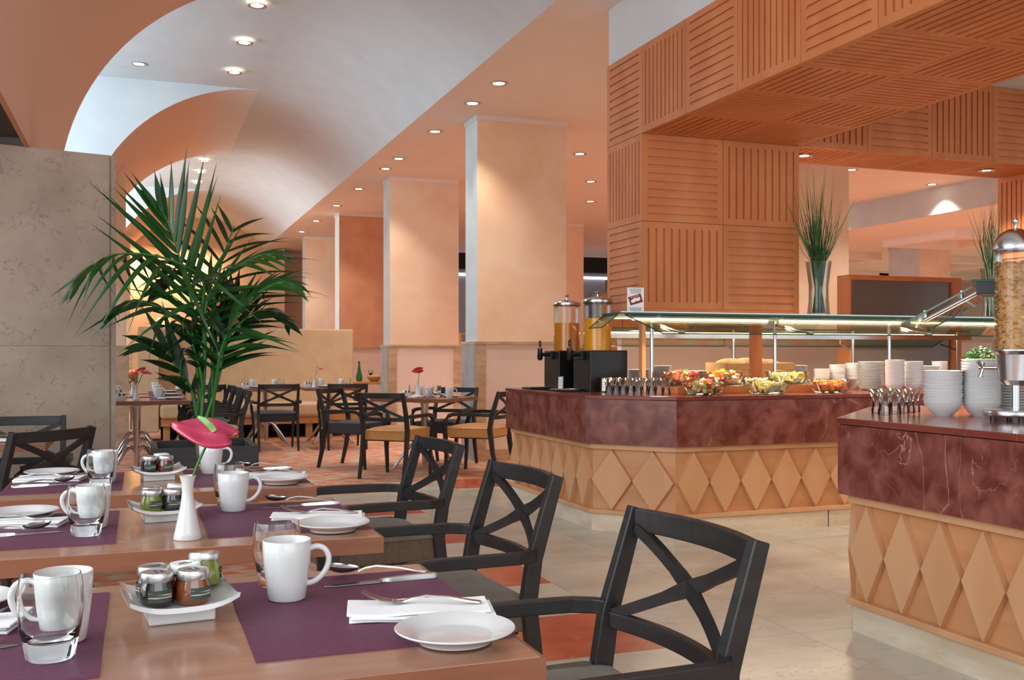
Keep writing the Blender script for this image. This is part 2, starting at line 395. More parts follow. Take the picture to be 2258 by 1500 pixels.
# street-side wall with window openings, mostly behind the stone wall
b = B()
b.box(-3.3, 9.3, 0, -3.2, 13.1, 2.5); b.box(-3.3, 17.5, 0, -3.2, 21.4, 2.5); b.box(-3.3, 13.1, 0, -3.2, 17.5, 4.6); b.box(-3.3, 21.4, 0, -3.2, 30, 4.6); b.box(-3.3, 5.2, 0, -3.2, 9.3, 3.05)
struct(b.obj('wall_street', 'grey_paint'))
for k, (y0, y1) in enumerate(((9.4, 13.0), (17.6, 21.3))):
    w = B()
    for t in range(5):
        y = y0 + (y1 - y0) * t / 4; w.box(-3.28, y - .03, 2.5, -3.22, y + .03, ZCR)
    w.box(-3.28, y0, 2.5, -3.22, y1, 2.56); w.box(-3.28, y0, ZCR - .06, -3.22, y1, ZCR)
    wo = struct(w.obj('window_%d' % (k + 1), 'pale_side'))
    for t in range(4):
        ya = y0 + (y1 - y0) * t / 4 + .03; yb = y0 + (y1 - y0) * (t + 1) / 4 - .03
        B().box(-3.255, ya, 2.56, -3.245, yb, ZCR - .06).obj('pane', 'pane', wo)
# piers of the left arcade beyond the stone wall
for Y in (14.8, 22.9):
    b = B().box(-1.3, Y, 1.3, -.17, Y + .5, 3.72); struct(b.obj('wall_pier', 'stucco'))
    b = B().box(-1.34, Y - .04, 0, -.13, Y + .54, 1.3); struct(b.obj('wall_pier_dado', 'dado_stone'))
# end walls
struct(B().box(-3.3, 30, 0, 24, 30.2, 5).obj('wall_back', 'stucco'))
struct(B().box(24, -5, 0, 24.2, 30, 5).obj('wall_right', 'soffit_paint'))

# stone clad wall on the left
sw = struct(B().box(0, .03, 0, 2.2, .30, 2.455).obj('wall_left', 'travertine_wall', None, None, (-.238, 7.36, 0), (0, 0, R(180 + 13.5))))
# local x runs to the left of the picture, local -y ... the clad face looks to the tables
for (x0, x1, z0, z1) in ((.012, 1.1, 1.235, 2.468), (1.103, 2.2, 1.235, 2.468), (.012, 1.1, 0, 1.232), (1.103, 2.2, 0, 1.232)):
    B().box(x0, .26, z0, x1, .305, z1).obj('slab', 'travertine_wall', sw, bev=.002)
for (z0, z1) in ((0, 1.232), (1.235, 2.468)):
    B().box(-.03, .0, z0, .01, .30, z1).obj('slab', 'travertine_wall', sw, bev=.002)

# ------------------------------------------------------------------ columns
def column(x0, y0, w, d, zt, label, stone=True, group=None):
    t = thing('column', label, 'column', (x0, y0, 0), 0, group)
    b = B(); b.box(0, 0, 0, w, d, zt)
    b.m = [0, 0, 0, 0, 0, 1]  # left faces of shaft and cornice: cool daylight painted in as pale grey
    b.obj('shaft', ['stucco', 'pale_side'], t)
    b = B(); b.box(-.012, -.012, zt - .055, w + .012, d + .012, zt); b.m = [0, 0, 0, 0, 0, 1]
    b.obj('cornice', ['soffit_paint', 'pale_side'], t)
    if stone:
        zr = 1.325
        B().box(.09, -.02, .13, w - .09, 0, zr - .035).obj('dado_panel', 'dado_panel', t)
        for (a, b_) in ((-.035, .09), (w - .09, w + .035)): B().box(a, -.04, .13, b_, 0, zr - .035).obj('stile', 'dado_stone', t, bev=.003)
        B().box(-.035, -.042, 0, w + .035, 0, .13).obj('skirting', 'dado_stone', t, bev=.003)
        B().box(-.045, -.05, zr - .035, w + .045, d + .045, zr).obj('rail', 'dado_stone', t, bev=.004)
        B().box(-.04, -.036, 0, -.002, d + .04, zr - .036).obj('side_slab', 'dado_grey', t)  # left stone greyed to carry the same painted daylight
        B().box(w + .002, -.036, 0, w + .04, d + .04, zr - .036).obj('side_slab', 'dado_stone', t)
    return t
LB = ['salmon stucco column with stone dado beside the buffet counter and chairs',
      'salmon stucco column with stone dado next to the red-flower table, second along the arcade',
      'deep orange stucco column behind the sideboard with the green bottle',
      'peach stucco column rising behind the tan banquette', 'far peach stucco column at the end of the arcade']
for k, Y in enumerate((10.68, 14.84, 18.93, 23.05, 27.1)):
    c = column(3.515, Y, 1.07, .43, ZC, LB[k])
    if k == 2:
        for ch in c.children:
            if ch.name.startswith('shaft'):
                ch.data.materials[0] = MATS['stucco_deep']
column(7.42, 10.68, 1.08, .43, ZC, 'bright salmon column behind the tall grass vase')
column(7.44, 18.93, 1.07, .43, ZC, 'ochre column seen past the edge of the wooden portal')
column(14.7, 16.3, .78, .9, 3.4, 'square peach column in the far dining room beyond the portal', stone=False)
for k, (x, y) in enumerate(((18.5, 22), (11.5, 26.5))):
    column(x, y, .8, .8, 3.4 if x > 11.9 else ZC, ['distant pale column under the coffered ceiling', 'distant pale column by the window wall'][k], stone=False)

# far right dining room: lower ceiling with edge beam and coffers
struct(B().box(11.9, -5, 3.4, 24, 30, 3.5).obj('ceiling_lower', 'soffit_paint'))
struct(B().box(11.85, -5, 3.4, 11.9, 30, ZC).obj('trim_1', 'pale_side'))
b = B()
for X in (13.4, 17.0, 20.6):
    for Y in (10, 14, 18, 22, 26):
        b.box(X, Y, 3.24, X + 1.8, Y + .25, 3.4); b.box(X, Y + 1.6, 3.24, X + 1.8, Y + 1.85, 3.4); b.box(X, Y + .25, 3.24, X + .2, Y + 1.6, 3.4); b.box(X + 1.6, Y + .25, 3.24, X + 1.8, Y + 1.6, 3.4)
struct(b.obj('trim_2', 'soffit_paint'))

# window wall at the far right of the arcade
ww = thing('window_3', '', '', (0, 0, 0)); del ww['label']; del ww['category']; struct(ww)
B().box(6.5, 24, 3.7, 14, 24.1, ZC).obj('fascia', 'white_plaster', ww)
B().box(6.5, 24.02, 3.3, 14, 24.08, 3.7).obj('roller_blind', 'dark_blind', ww)
B().box(6.5, 24.04, 3.22, 14, 24.1, 3.3).obj('head_frame', 'grey_paint', ww)
B().box(6.5, 24.0, 3.13, 14, 24.04, 3.2).obj('light_strip', 'strip_glow', ww)
for i in range(6):
    B().box(6.55 + i * 1.24, 24.05, 1.3, 6.55 + i * 1.24 + 1.16, 24.07, 3.12).obj('pane', 'window_grey', ww)
B().box(6.5, 24.03, 0, 14, 24.12, 1.3).obj('apron', 'cupboard', ww)
for i, X in enumerate((11.0, 12.3)):
    t = thing('cupboard', 'tall pale wooden cupboard against the far window wall', 'cupboard', (X, 23.4, 0), 0, 'cupboards at the window wall')
    B().box(0, 0, 0, 1.2, .55, 2.75).obj('body', 'cupboard', t)
    for s in (0, 1):
        d = B().box(.03 + s * .58, -.02, .1, .59 + s * .58, 0, 2.7).obj('door', 'oak', t, bev=.003)
        B().box(.55 + s * .06, -.045, 1.2, .57 + s * .06, -.02, 1.4).obj('handle', 'steel', d)

# ------------------------------------------------------------------ downlights
def downlight(x, y, z, label, power=0, angle=100, ring='steel', r=.075, group='recessed ceiling spotlights'):
    t = thing('downlight', label, 'downlight', (x, y, z), 0, group)
    B().lathe([(r, .0), (r + .012, -.004), (r + .014, -.008), (r - .004, -.008), (r - .012, -.001), (r - .02, .0)], 24).obj('ring', ring, t, smooth=40)
    B().lathe([(r - .018, -.004), (.0, -.006)], 20).obj('lamp', 'lamp_glow', t)
    if power:
        s = spot('downlight_beam', (x, y, z - .03), power, angle); 
    return t
for Y in (9.37, 10.21, 11.65, 13.44, 14.23, 16.11, 18.05, 20.27, 22.16):
    downlight(3.305, Y, ZC, 'round recessed downlight in the salmon soffit over the arcade', 70)
for X, Y in ((5.47, 12.29), (6.5, 14.19), (7.34, 16.04), (6.6, 9.4), (8.4, 9.4), (9.6, 12.0)):
    downlight(X, Y, ZC, 'round recessed downlight in the soffit behind the portal (some added)', 170)  # some of these are added to brighten the column behind the grass vase
for Y in (9.84, 11.06, 12.27, 18.05, 19.2, 20.4):
    downlight(1.05, Y, vz(1.05) + .002, 'chrome recessed downlight along the crown of the white vault', 0)
downlight(0.0, 12.4, ZCR, 'chrome recessed downlight in the flat white bay ceiling', 0)
for X, Y in ((11.6, 12.6), (11.6, 15.2)):
    downlight(X, Y, ZC, 'downlight washing the white edge beam of the far room', 150)
for X, Y in ((14.0, 13.1), (15.2, 16.9), (17.6, 17.0), (15.0, 21.0), (19.5, 21.0), (13.0, 9.5)):
    downlight(X, Y, 3.4, 'small downlight in the coffered ceiling of the far room (some added)', 420, 150)  # extra lamps among these, added to brighten the far room

# ------------------------------------------------------------------ wooden portal over the buffet
def groove_panel(w, h, vert, name='panel', ng=10, mx=.045, depth=.012):
    """board in local x (w) and z (h), face at y=0 looking to -y, with rounded grooves"""
    b = B()
    W, Hh = (h, w) if vert else (w, h)              # work with horizontal grooves, swap for vertical
    mg = .05; gw = .017; pitch = (Hh - 2 * mg) / (ng - 1)
    def P(x, y, z): return (z, y, x) if vert else (x, y, z)
    fl_ = vert
    def F(vs): b.add([P(*v) for v in vs], [tuple(range(len(vs)))[::-1] if fl_ else tuple(range(len(vs)))])
    x0, x1 = mx, W - mx; zprev = 0.0
    for i in range(ng):
        zc = mg + i * pitch; r = gw / 2
        ztop = Hh if i == ng - 1 else zc + pitch / 2
        le = [(x0 + r - r * math.cos(R(a)), zc + r * math.sin(R(a))) for a in (0, 30, 60, 90)]     # left tip up to top
        ri = [(x1 - r + r * math.sin(R(a)), zc + r * math.cos(R(a))) for a in (0, 30, 60, 90)]     # top right down to tip
        up = le + ri
        dn = [(x, 2 * zc - z) for x, z in up]
        F([(0, 0, zprev), (W, 0, zprev), (W, 0, zc)] + [(x, 0, z) for x, z in reversed(dn)] + [(0, 0, zc)])
        F([(0, 0, zc)] + [(x, 0, z) for x, z in up] + [(W, 0, zc), (W, 0, ztop), (0, 0, ztop)])
        for q in (up, dn):
            for a, c in zip(q[:-1], q[1:]):
                b.add([P(a[0], 0, a[1]), P(c[0], 0, c[1]), P(c[0], depth, c[1]), P(a[0], depth, a[1])], [(0, 1, 2, 3)])
        ring = up + list(reversed(dn))[1:-1]
        F([(x, depth, z) for x, z in ring])
        zprev = ztop
    # sides
    for p, q in (((0, 0), (W, 0)), ((W, 0), (W, Hh)), ((W, Hh), (0, Hh)), ((0, Hh), (0, 0))):
        b.add([P(p[0], 0, p[1]), P(q[0], 0, q[1]), P(q[0], .02, q[1]), P(p[0], .02, p[1])], [(0, 1, 2, 3)])
    return b.mesh(name, 'portal_wood')
PX0, PX1, PY0, PY1, PB, PT = 3.39, 4.73, 6.52, 7.10, 2.77, 3.40
po = thing('wooden_portal', 'orange wood portal of grooved square panels framing the buffet', 'portal')
G = .004
core = B()
core.box(PX0 + .02, PY0 + .02, 1.50, PX1 - .02, PY1 - .02, PT)                    # pillar
core.box(PX0 + .02, -5, PB + .02, PX1 - .02, PY0 + .05, PT)                       # beam towards the viewer
core.box(PX1 - .03, PY0 + .02, PB + .02, 8.66, PY1 - .02, PT)                     # rear beam
core.box(7.31, PY0 + .02, 0, 8.62, PY1 - .02, PB + .03)                           # right pillar
core.obj('core', 'portal_wood', po)
HP = (PT - PB)
cache = {}
def gp(w, h, vert):
    k = (round(w, 3), round(h, 3), vert)
    if k not in cache: cache[k] = groove_panel(w - G, h - G, vert)
    return cache[k]
def panel(x, y, z, w, h, vert, face):
    g = G / 2
    if face == 'front': link('panel', gp(w, h, vert), po, (x + g, y, z + g))                               # looks to -Y
    elif face == 'left': link('panel', gp(w, h, vert), po, (x, y + w - g, z + g), (0, 0, R(-90)))         # looks to -X, spans y..y+w
    elif face == 'under': link('panel', gp(w, h, vert), po, (x + g, y + h - g, z), (R(90), 0, 0))       # looks down, spans x..x+w, y..y+h
wl = PY1 - PY0
rows = [PT - HP * k for k in range(1, 6)]
for k in range(3):                                           # pillar, left face
    z = PT - HP * (k + 1)
    panel(PX0, PY0, z, wl, HP, k % 2 == 1, 'left')
wf = (PX1 - PX0) / 2
for k in range(2):
    z = PB - HP * (k + 1)
    panel(PX0, PY0, z, wf, HP, k % 2 == 1, 'front'); panel(PX0 + wf, PY0, z, wf, HP, k % 2 == 0, 'front')
B().box(PX0, PY0, 1.475, PX1, PY1, 1.51).obj('base_board', 'portal_wood', po)
for x, y in ((PX0, PY0), (PX1 - .09, PY1 - .09)): B().box(x, y, .91 if y == PY0 else 0, x + (.03 if y == PY0 else .09), y + .05, 1.475).obj('post', 'counter_wood' if y == PY0 else 'portal_wood', po)
pb = .62
for k in range(18):                                          # beam A: left face and underside
    y = PY0 - pb * (k + 1)
    if y < -4.6: break
    panel(PX0, y, PB, pb, HP, k % 2 == 0, 'left')
    panel(PX0, y, PB, wf, pb, k % 2 == 0, 'under'); panel(PX0 + wf, y, PB, wf, pb, k % 2 == 1, 'under')
wb = .6375
for k in range(4):                                           # beam B front and underside
    x = PX1 + wb * k
    panel(x, PY0, PB, wb, HP, k % 2 == 0, 'front'); panel(x, PY0, PB, wb, wl, k % 2 == 0, 'under')
for k in range(3):                                           # right pillar
    z = PB - HP * (k + 1)
    panel(7.28, PY0, z, wl, HP, k % 2 == 0, 'left'); panel(7.28, PY0, z, .67, HP, k % 2 == 0, 'front'); panel(7.95, PY0, z, .67, HP, k % 2 == 1, 'front')
# white bulkhead above the portal
struct(B().box(PX0 + .01, -5, PT + .002, 8.6, PY1 - .01, ZC).obj('wall_bulkhead', 'white_plaster'))
for X in (4.98, 6.85):
    downlight(X, 6.80, PB - .001, 'chrome spotlight in the wooden underside of the rear beam', 90, 110, 'steel', .055, 'spotlights in the portal')
for X, Y in ((5.0, 5.1), (6.3, 5.1), (3.0 + 2.0, 3.9), (6.3, 3.9), (5.0, 2.4), (6.3, 2.4)):
    downlight(X, Y, PT + .002, 'added round downlight in the white ceiling inside the portal', 75, 100, 'steel', .06, 'added downlights inside the portal')  # lamps added to brighten the counters and bounce light under the beam
# ================================================================== BUFFET COUNTERS
ZT = .91
def buffet(name, label, outer, top, pitch, seams=()):
    """outer: path of the marble face (outside on the left when walking); top: polygon of the worktop"""
    t = thing(name, label, 'counter')
    B().prism(top, ZT - .026, ZT).obj('worktop', 'red_marble_top', t, bev=.004)
    n = len(outer)
    P = [Vector((p[0], p[1], 0)) for p in outer]
    dirs = [(P[i + 1] - P[i]).normalized() for i in range(n - 1)]
    nrm = [Vector((d.y, -d.x, 0)) for d in dirs]                # outward normal (right of walking direction)
    def off(dist):
        out = []
        for i in range(n):
            if i == 0: out.append(P[0] - nrm[0] * dist)
            elif i == n - 1: out.append(P[-1] - nrm[-1] * dist)
            else:
                m = (nrm[i - 1] + nrm[i]).normalized(); out.append(P[i] - m * dist / m.dot(nrm[i]))
        return out
    def wall(nm, d0, d1, z0, z1, i, mat, bev=0):
        a = off(d0); c = off(d1)
        poly = [a[i], a[i + 1], c[i + 1], c[i]]
        return B().prism([(p.x, p.y) for p in reversed(poly)], z0, z1).obj(nm, mat, t, bev=bev)
    for i in range(n - 1):
        ln = (P[i + 1] - P[i]).length
        wall('marble_slab', .006, .03, .586, ZT - .029, i, 'red_marble')
        wall('wood_backing', .075, .12, .10, .60, i, 'counter_wood_back')
        wall('top_rail', .045, .08, .548, .586, i, 'counter_wood', .003)
        wall('bottom_rail', .035, .08, .118, .145, i, 'counter_wood', .003)
        # plinth stones
        a = off(.06); c = off(.10); k = max(1, round((a[i + 1] - a[i]).length / 1.2))
        for q in range(k):
            u, v = q / k, (q + 1) / k; g = .001
            pts = [a[i].lerp(a[i + 1], u + g), a[i].lerp(a[i + 1], v - g), c[i].lerp(c[i + 1], v - g), c[i].lerp(c[i + 1], u + g)]
            B().prism([(p.x, p.y) for p in reversed(pts)], 0, .118).obj('plinth_stone', 'travertine_plinth', t)
        # lozenges
        a = off(.075)[i]; e = off(.075)[i + 1]; ll = (e - a).length; cnt = max(1, int(round(ll / pitch)))
        pw = ll / cnt; rz = math.atan2(dirs[i].y, dirs[i].x)
        key = ('loz', round(pw, 3))
        if key not in cache:
            h = .40; w = pw
            pts = [(-w / 2 + .003, 0), (0, -h / 2), (w / 2 - .003, 0), (0, h / 2)]
            bb = B(); vs = [(x, 0, z) for x, z in pts] + [(x, -.032, z) for x, z in pts]
            bb.add(vs, [(0, 1, 2, 3)[::-1], (4, 5, 6, 7), (0, 1, 5, 4), (1, 2, 6, 5), (2, 3, 7, 6), (3, 0, 4, 7)])
            cache[key] = bb.mesh('lozenge', 'counter_wood')
        for q in range(cnt):
            p = a.lerp(e, (q + .5) / cnt)
            link('lozenge', cache[key], t, (p.x, p.y, .3465), (0, 0, rz))
    return t
c1 = buffet('buffet_counter', 'red marble buffet counter with wooden lozenge front carrying the juice dispensers',
    [(2.80, 7.78), (2.80, 6.21), (3.225, 5.73), (8.0, 5.73)],
    [(2.80, 7.78), (2.80, 6.21), (3.225, 5.73), (8.0, 5.73), (8.0, 6.46), (3.385, 6.46), (3.385, 7.78)], .2335)
# back faces of the island
B().prism([(2.93, 7.70), (2.93, 7.66), (3.36, 7.66), (3.36, 7.70)], 0, .88).obj('end_panel', 'counter_wood', c1)
B().box(3.40, 6.40, 0, 7.95, 6.44, .88).obj('rear_panel', 'counter_wood', c1)
c2 = buffet('buffet_counter', 'red marble buffet counter with wooden lozenge front carrying the cereal dispenser',
    [(8.0, 4.30), (3.55, 4.30), (2.80, 3.60), (2.80, -1.0)],
    [(8.0, 4.30), (3.55, 4.30), (2.80, 3.60), (2.80, -1.0), (3.5, -1.0), (3.5, 2.95), (3.95, 3.4), (8.0, 3.4)], .205)
for c in (c1, c2): c['group'] = 'buffet counters'
# carcasses so that the islands are solid
B().prism([(2.93, 7.66), (2.93, 6.28), (3.29, 5.86), (7.9, 5.86), (7.9, 6.40), (3.36, 6.40), (3.36, 7.66)], .0, .10).obj('carcass', 'counter_wood_back', c1)
B().prism([(7.9, 4.17), (3.60, 4.17), (2.93, 3.55), (2.93, -.9), (3.45, -.9), (3.45, 3.0), (3.9, 3.45), (7.9, 3.45)], .0, .88).obj('carcass', 'counter_wood_back', c2)

# ------------------------------------------------------------------ sneeze guards
def slab_quad(p, q, r, s, th, nm, mat, parent):
    """glass plate on four corners with dark green edges"""
    p, q, r, s = [Vector(v) for v in (p, q, r, s)]; n = (q - p).cross(s - p).normalized() * th
    b = B().add([p, q, r, s, p + n, q + n, r + n, s + n], [(0, 3, 2, 1), (4, 5, 6, 7), (0, 1, 5, 4), (1, 2, 6, 5), (2, 3, 7, 6), (3, 0, 4, 7)])
    b.m = [0, 0, 1, 1, 1, 1]
    return b.obj(nm, [mat, 'pane_edge'], parent)
sg = thing('sneeze_guard', 'glass sneeze guard with lit shelf over the fruit bowls', 'sneeze guard')
XA, XB = 3.05, 7.25
slab_quad((XA, 6.20, 1.455), (XB, 6.20, 1.455), (XB, 6.47, 1.455), (XA, 6.47, 1.455), .012, 'shelf', 'pane', sg)
slab_quad((XA + .19, 5.94, 1.315), (XB, 5.94, 1.315), (XB, 6.22, 1.45), (XA + .05, 6.22, 1.45), .008, 'front_pane', 'pane', sg)
slab_quad((XA + .02, 6.25, 1.452), (XA + .02, 6.47, 1.452), (XA - .10, 6.47, 1.36), (XA - .10, 6.25, 1.36), .008, 'end_pane', 'pane', sg)
B().box(XA + .02, 6.215, 1.467, XB, 6.235, 1.475).obj('front_rail', 'steel', sg)
B().box(XA + .02, 6.44, 1.43, XB, 6.47, 1.4545).obj('rear_rail', 'steel', sg)
for X in (3.42, 4.45, 5.5, 6.6):
    B().tube([(X, 6.43, ZT), (X, 6.43, 1.43)], .014, 10).obj('post', 'steel', sg, smooth=40)
    B().tube([(X, 6.43, 1.40), (X, 5.98, 1.325)], .011, 8).obj('bracket', 'steel', sg, smooth=40)
    B().tube([(X, 5.99, 1.325), (X, 5.99, 1.338)], .014, 10).obj('clamp', 'steel', sg, smooth=40)
for X0, X1 in ((3.2, 4.3), (4.4, 5.5), (5.6, 6.7)):
    B().tube([(X0, 6.30, 1.425), (X1, 6.30, 1.425)], .008, 8).obj('light_tube', 'tube_glow', sg, smooth=40)
    B().box(X0, 6.29, 1.440, X1, 6.32, 1.4548).obj('tube_holder', 'steel', sg)
area('sneeze_guard_tube', (4.95, 6.28, 1.40), (R(-12), 0, 0), 3.4, .05, 36, (1.0, .82, .58), 150)

sg2 = thing('sneeze_guard', 'sloping glass sneeze guard with black bracket beside the cereal dispenser', 'sneeze guard')
dv = Vector((.73, .68, 0)); nv = Vector((-.68, .73, 0))             # along and across the chamfer
lo0 = Vector((3.16, 3.61, 1.318)); hi0 = Vector((3.33, 3.39, 1.47))
slab_quad(lo0, lo0 + dv * 1.3, hi0 + dv * 1.3, hi0, .008, 'front_pane', 'pane', sg2)
slab_quad(hi0 + Vector((0, 0, .03)), hi0 + dv * 1.3 + Vector((0, 0, .03)), hi0 + dv * 1.3 - nv * .22 + Vector((0, 0, .03)), hi0 - nv * .22 + Vector((0, 0, .03)), .01, 'shelf', 'pane', sg2)
pc = hi0 - nv * .07
B().box(-.05, -.05, -.035, .05, .05, .03).obj('bracket', 'black_plastic', sg2, None, pc + dv * .06, (0, 0, math.atan2(.68, .73)), .004)
for s in (.95,):
    q = hi0 + dv * s - nv * .1
    B().tube([(q.x, q.y, ZT), (q.x, q.y, 1.50)], .014, 10).obj('post', 'steel', sg2, smooth=40)
a = lo0 + dv * .16 - nv * .02 + Vector((0, 0, .0)); e = hi0 + dv * .14 - nv * .0 + Vector((0, 0, -.035))
B().tube([lo0.lerp(hi0, .28) + dv * .13 + Vector((0, 0, -.03)), lo0.lerp(hi0, 1.25) + dv * .13 + Vector((0, 0, -.03))], .012, 12).obj('arm', 'steel', sg2, smooth=40)
for s in (.3, .85):
    q = lo0.lerp(hi0, s) + dv * .13; B().tube([q + Vector((0, 0, .014)), q + Vector((0, 0, -.03))], .008, 8).obj('clamp', 'steel', sg2, smooth=40)
area('sneeze_guard_tube', tuple(lo0.lerp(hi0, .6) + dv * .65 - nv * .05 - Vector((0, 0, .03))), (0, 0, math.atan2(.68, .73)), 1.1, .05, 14, (1.0, .82, .58), 150)

# ------------------------------------------------------------------ juice dispensers
def dispenser(loc, mat, label):
    t = thing('juice_dispenser', label, 'juice dispenser', loc, 0, 'juice dispensers')
    B().box(-.13, -.15, 0, .17, .15, .30).obj('base', 'black_plastic', t, bev=.006)
    B().box(-.16, -.06, .235, -.13, .06, .295).obj('tap_block', 'black_plastic', t, bev=.004)
    B().tube([(-.14, 0, .27), (-.22, 0, .27)], .014, 10).obj('tap_neck', 'black_plastic', t, smooth=40)
    tp = B().tube([(-.225, 0, .225), (-.225, 0, .24), (-.225, 0, .32)], [.012, .022, .018], 12).obj('tap', 'black_plastic', t, smooth=40)
    B().tube(arc((0, .352), .022, -80, 260, 12, lambda u, w: (-.225, u * .8, w)), .005, 6).obj('tap_lever', 'black_plastic', tp, smooth=40)
    B().box(-.1315, .07, .24, -.1305, .12, .275).obj('tap_label', 'sign_paper', t)
    z0 = .30; hj = .235 if 'front' in label else .215
    B().lathe([(0, z0), (.098, z0), (.098, z0 + hj), (0, z0 + hj)], 32).obj('juice', mat, t, smooth=40)
    B().lathe([(.103, z0), (.103, z0 + .355)], 32).obj('cylinder', 'acrylic', t, smooth=60)
    ld = B().lathe([(.112, z0 + .350), (.114, z0 + .362), (.112, z0 + .372), (.10, z0 + .380), (.06, z0 + .392), (0, z0 + .397)], 32).obj('lid', 'steel', t, smooth=40)
    B().lathe([(.0, z0 + .39), (.008, z0 + .392), (.007, z0 + .415), (.02, z0 + .425), (.016, z0 + .435), (0, z0 + .438)], 16).obj('lid_knob', 'steel', ld, smooth=40)
    return t
dispenser((3.17, 6.80, ZT), 'juice', 'tall juice dispenser in front, filled with bright orange juice to two thirds')
dispenser((3.13, 7.28, ZT), 'juice_dark', 'juice dispenser standing behind the other one, partly empty amber juice')
def tray(x, y, rz, label):
    t = thing('drip_tray', label, 'drip tray', (x, y, ZT), rz, 'drip trays of the juice dispensers')
    B().box(-.10, -.08, 0, .10, .08, .016).obj('tray', 'black_plastic', t, bev=.003)
    B().box(-.085, -.065, .016, .085, .065, .022).obj('grille', 'steel', t, bev=.002)
tray(2.92, 6.83, 0, 'black drip tray with steel grille under the front juice tap')
tray(2.90, 7.32, 0, 'black drip tray with steel grille under the rear juice tap')
def sign(x, y, z, rz, label, w=.05, h=.11):
    t = thing('table_sign', label, 'sign', (x, y, z), rz, 'small framed juice signs')
    m = Matrix.Rotation(R(-14), 4, 'X')
    B().box(-w / 2, -.004, 0, w / 2, .004, h).tf(m).obj('frame', 'sign_frame', t, bev=.001)
    B().box(-w / 2 + .008, -.0055, .008, w / 2 - .008, -.004, h - .008).tf(m).obj('paper', 'sign_paper', t)
    B().box(-w / 2 - .004, -.015, 0, w / 2 + .004, .03, .006).obj('foot', 'sign_frame', t)
    for k in range(3):
        B().box(-w / 2 + .013, -.006, .035 + k * .02, w / 2 - .013, -.0055, .037 + k * .02).tf(m).obj('text_line', 'ink', t)
sign(3.00, 7.10, ZT, R(-28), 'small framed sign leaning beside the rear drip tray')
sign(3.12, 6.58, ZT, R(-28), 'small framed sign leaning beside the front drip tray and tumblers')
# menu card on the guard shelf
t = thing('menu_card', 'acrylic card holder with red menu picture on the glass shelf', 'sign', (3.24, 6.33, 1.467), R(-20))
B().box(-.058, -.003, 0, .058, .003, .178).obj('holder', 'sign_paper', t, bev=.001)
B().box(-.06, -.03, 0, .06, .03, .004).obj('foot', 'acrylic', t)
m = Matrix.Translation((0, 0, .095)) @ Matrix.Rotation(R(-16), 4, 'Y')
p = B().box(-.045, -.0045, -.03, .045, -.0032, .03).tf(m).obj('picture', 'card_red', t)
bb = B()
pts = [(-.034, -.012), (-.02, -.018), (.0, -.012), (.02, -.016), (.034, -.006), (.03, .012), (.012, .008), (-.004, .014), (-.02, .006), (-.032, .004)]
bb.add([(x, -.0052, z) for x, z in pts], [tuple(range(len(pts)))]); bb.tf(m).obj('picture_motif', 'sign_paper', p)
for i, x in enumerate((-.026, -.012, .004, .018)):
    B().box(x, -.0053, .017, x + .008, -.0046, .026).tf(m).obj('picture_letter', 'fruit_pink', p)
for k in range(4): B().box(-.045 + .004 * k, -.0042, .166 - k * .009, .045 - .004 * k, -.0031, .169 - k * .009).obj('text_line', 'ink', t)
for k in range(4): B().box(-.045 + .003 * k, -.0042, .036 - k * .008, .045 - .003 * k, -.0031, .039 - k * .008).obj('text_line', 'ink', t)

# ------------------------------------------------------------------ glass tumblers, crockery stacks
def tumbler_proto():
    o = B().lathe([(0, 0), (.027, 0), (.028, .018), (.0225, .04), (.0235, .06), (.032, .086), (.046, .108)], 20).mesh('tumbler', 'tumbler_glass', 60)
    return o
tum = tumbler_proto()
def tumbler(x, y, z, label, group): tag(link('tumbler', tum, None, (x, y, z)), label, 'glass', group)
for i in range(9):
    D = 6.93 - .012 * i; p = atD(1343 + 15.8 * i, 868, D)
    tumbler(p.x, p.y, ZT, 'flared glass tumbler in the row beside the fruit salad bowls', 'tumblers by the fruit salad')
for i in range(5):
    p = atD(1352 + 20 * i, 866, 7.16 - .012 * i); tumbler(p.x, p.y, ZT, 'flared glass tumbler in the row beside the fruit salad bowls', 'tumblers by the fruit salad')
for i, (dx, dy) in enumerate(((0, 0), (.085, .03), (.165, .07), (.06, .115), (.14, .15), (.225, .10), (.22, .185), (.30, .15))):
    tumbler(3.13 + dx, 3.69 + dy, ZT, 'flared glass tumbler next to the stacked cereal bowls', 'tumblers by the cereal bowls')

def bowl_mesh(r, h, mat='porcelain'):
    return B().lathe([(0, 0), (r * .42, 0), (r * .46, .004), (r * .72, h * .35), (r * .92, h * .75), (r, h), (r - .004, h + .001), (r * .90, h * .76), (r * .70, h * .38), (r * .42, .008), (0, .007)], 36).mesh('bowl', mat, 50)
def plate_mesh(r, h=.014):
    return B().lathe([(0, .0), (r * .58, .0), (r * .60, .003), (r * .72, .005), (r * .98, h), (r, h + .002), (r * .98, h + .003), (r * .70, .009), (r * .62, .006), (0, .0055)], 40).mesh('plate', 'porcelain', 50)
bm_big = bowl_mesh(.083, .062); bm_small = bowl_mesh(.060, .05); bm_deep = bowl_mesh(.070, .055); pl_mid = plate_mesh(.095); pl_sm = plate_mesh(.075)
def stack(me, nm, x, y, n, dz, label, group, z=ZT):
    lab0 = label
    for k in range(n):
        label = ('topmost ' if k == n - 1 else 'undermost ' if k == 0 else '') + lab0
        tag(link(nm, me, None, (x + random.uniform(-.0015, .0015), y + random.uniform(-.0015, .0015), z + k * dz), (0, 0, random.random() * 6)), label, nm.split('_')[-1], group)
stack(bm_big, 'cereal_bowl', 3.325, 3.545, 12, .0125, 'white cereal bowl in the low stack next to the tumblers', 'low stack of cereal bowls')
stack(bm_big, 'cereal_bowl', 3.47, 3.475, 16, .0125, 'white cereal bowl in the taller stack by the cereal dispenser', 'tall stack of cereal bowls')
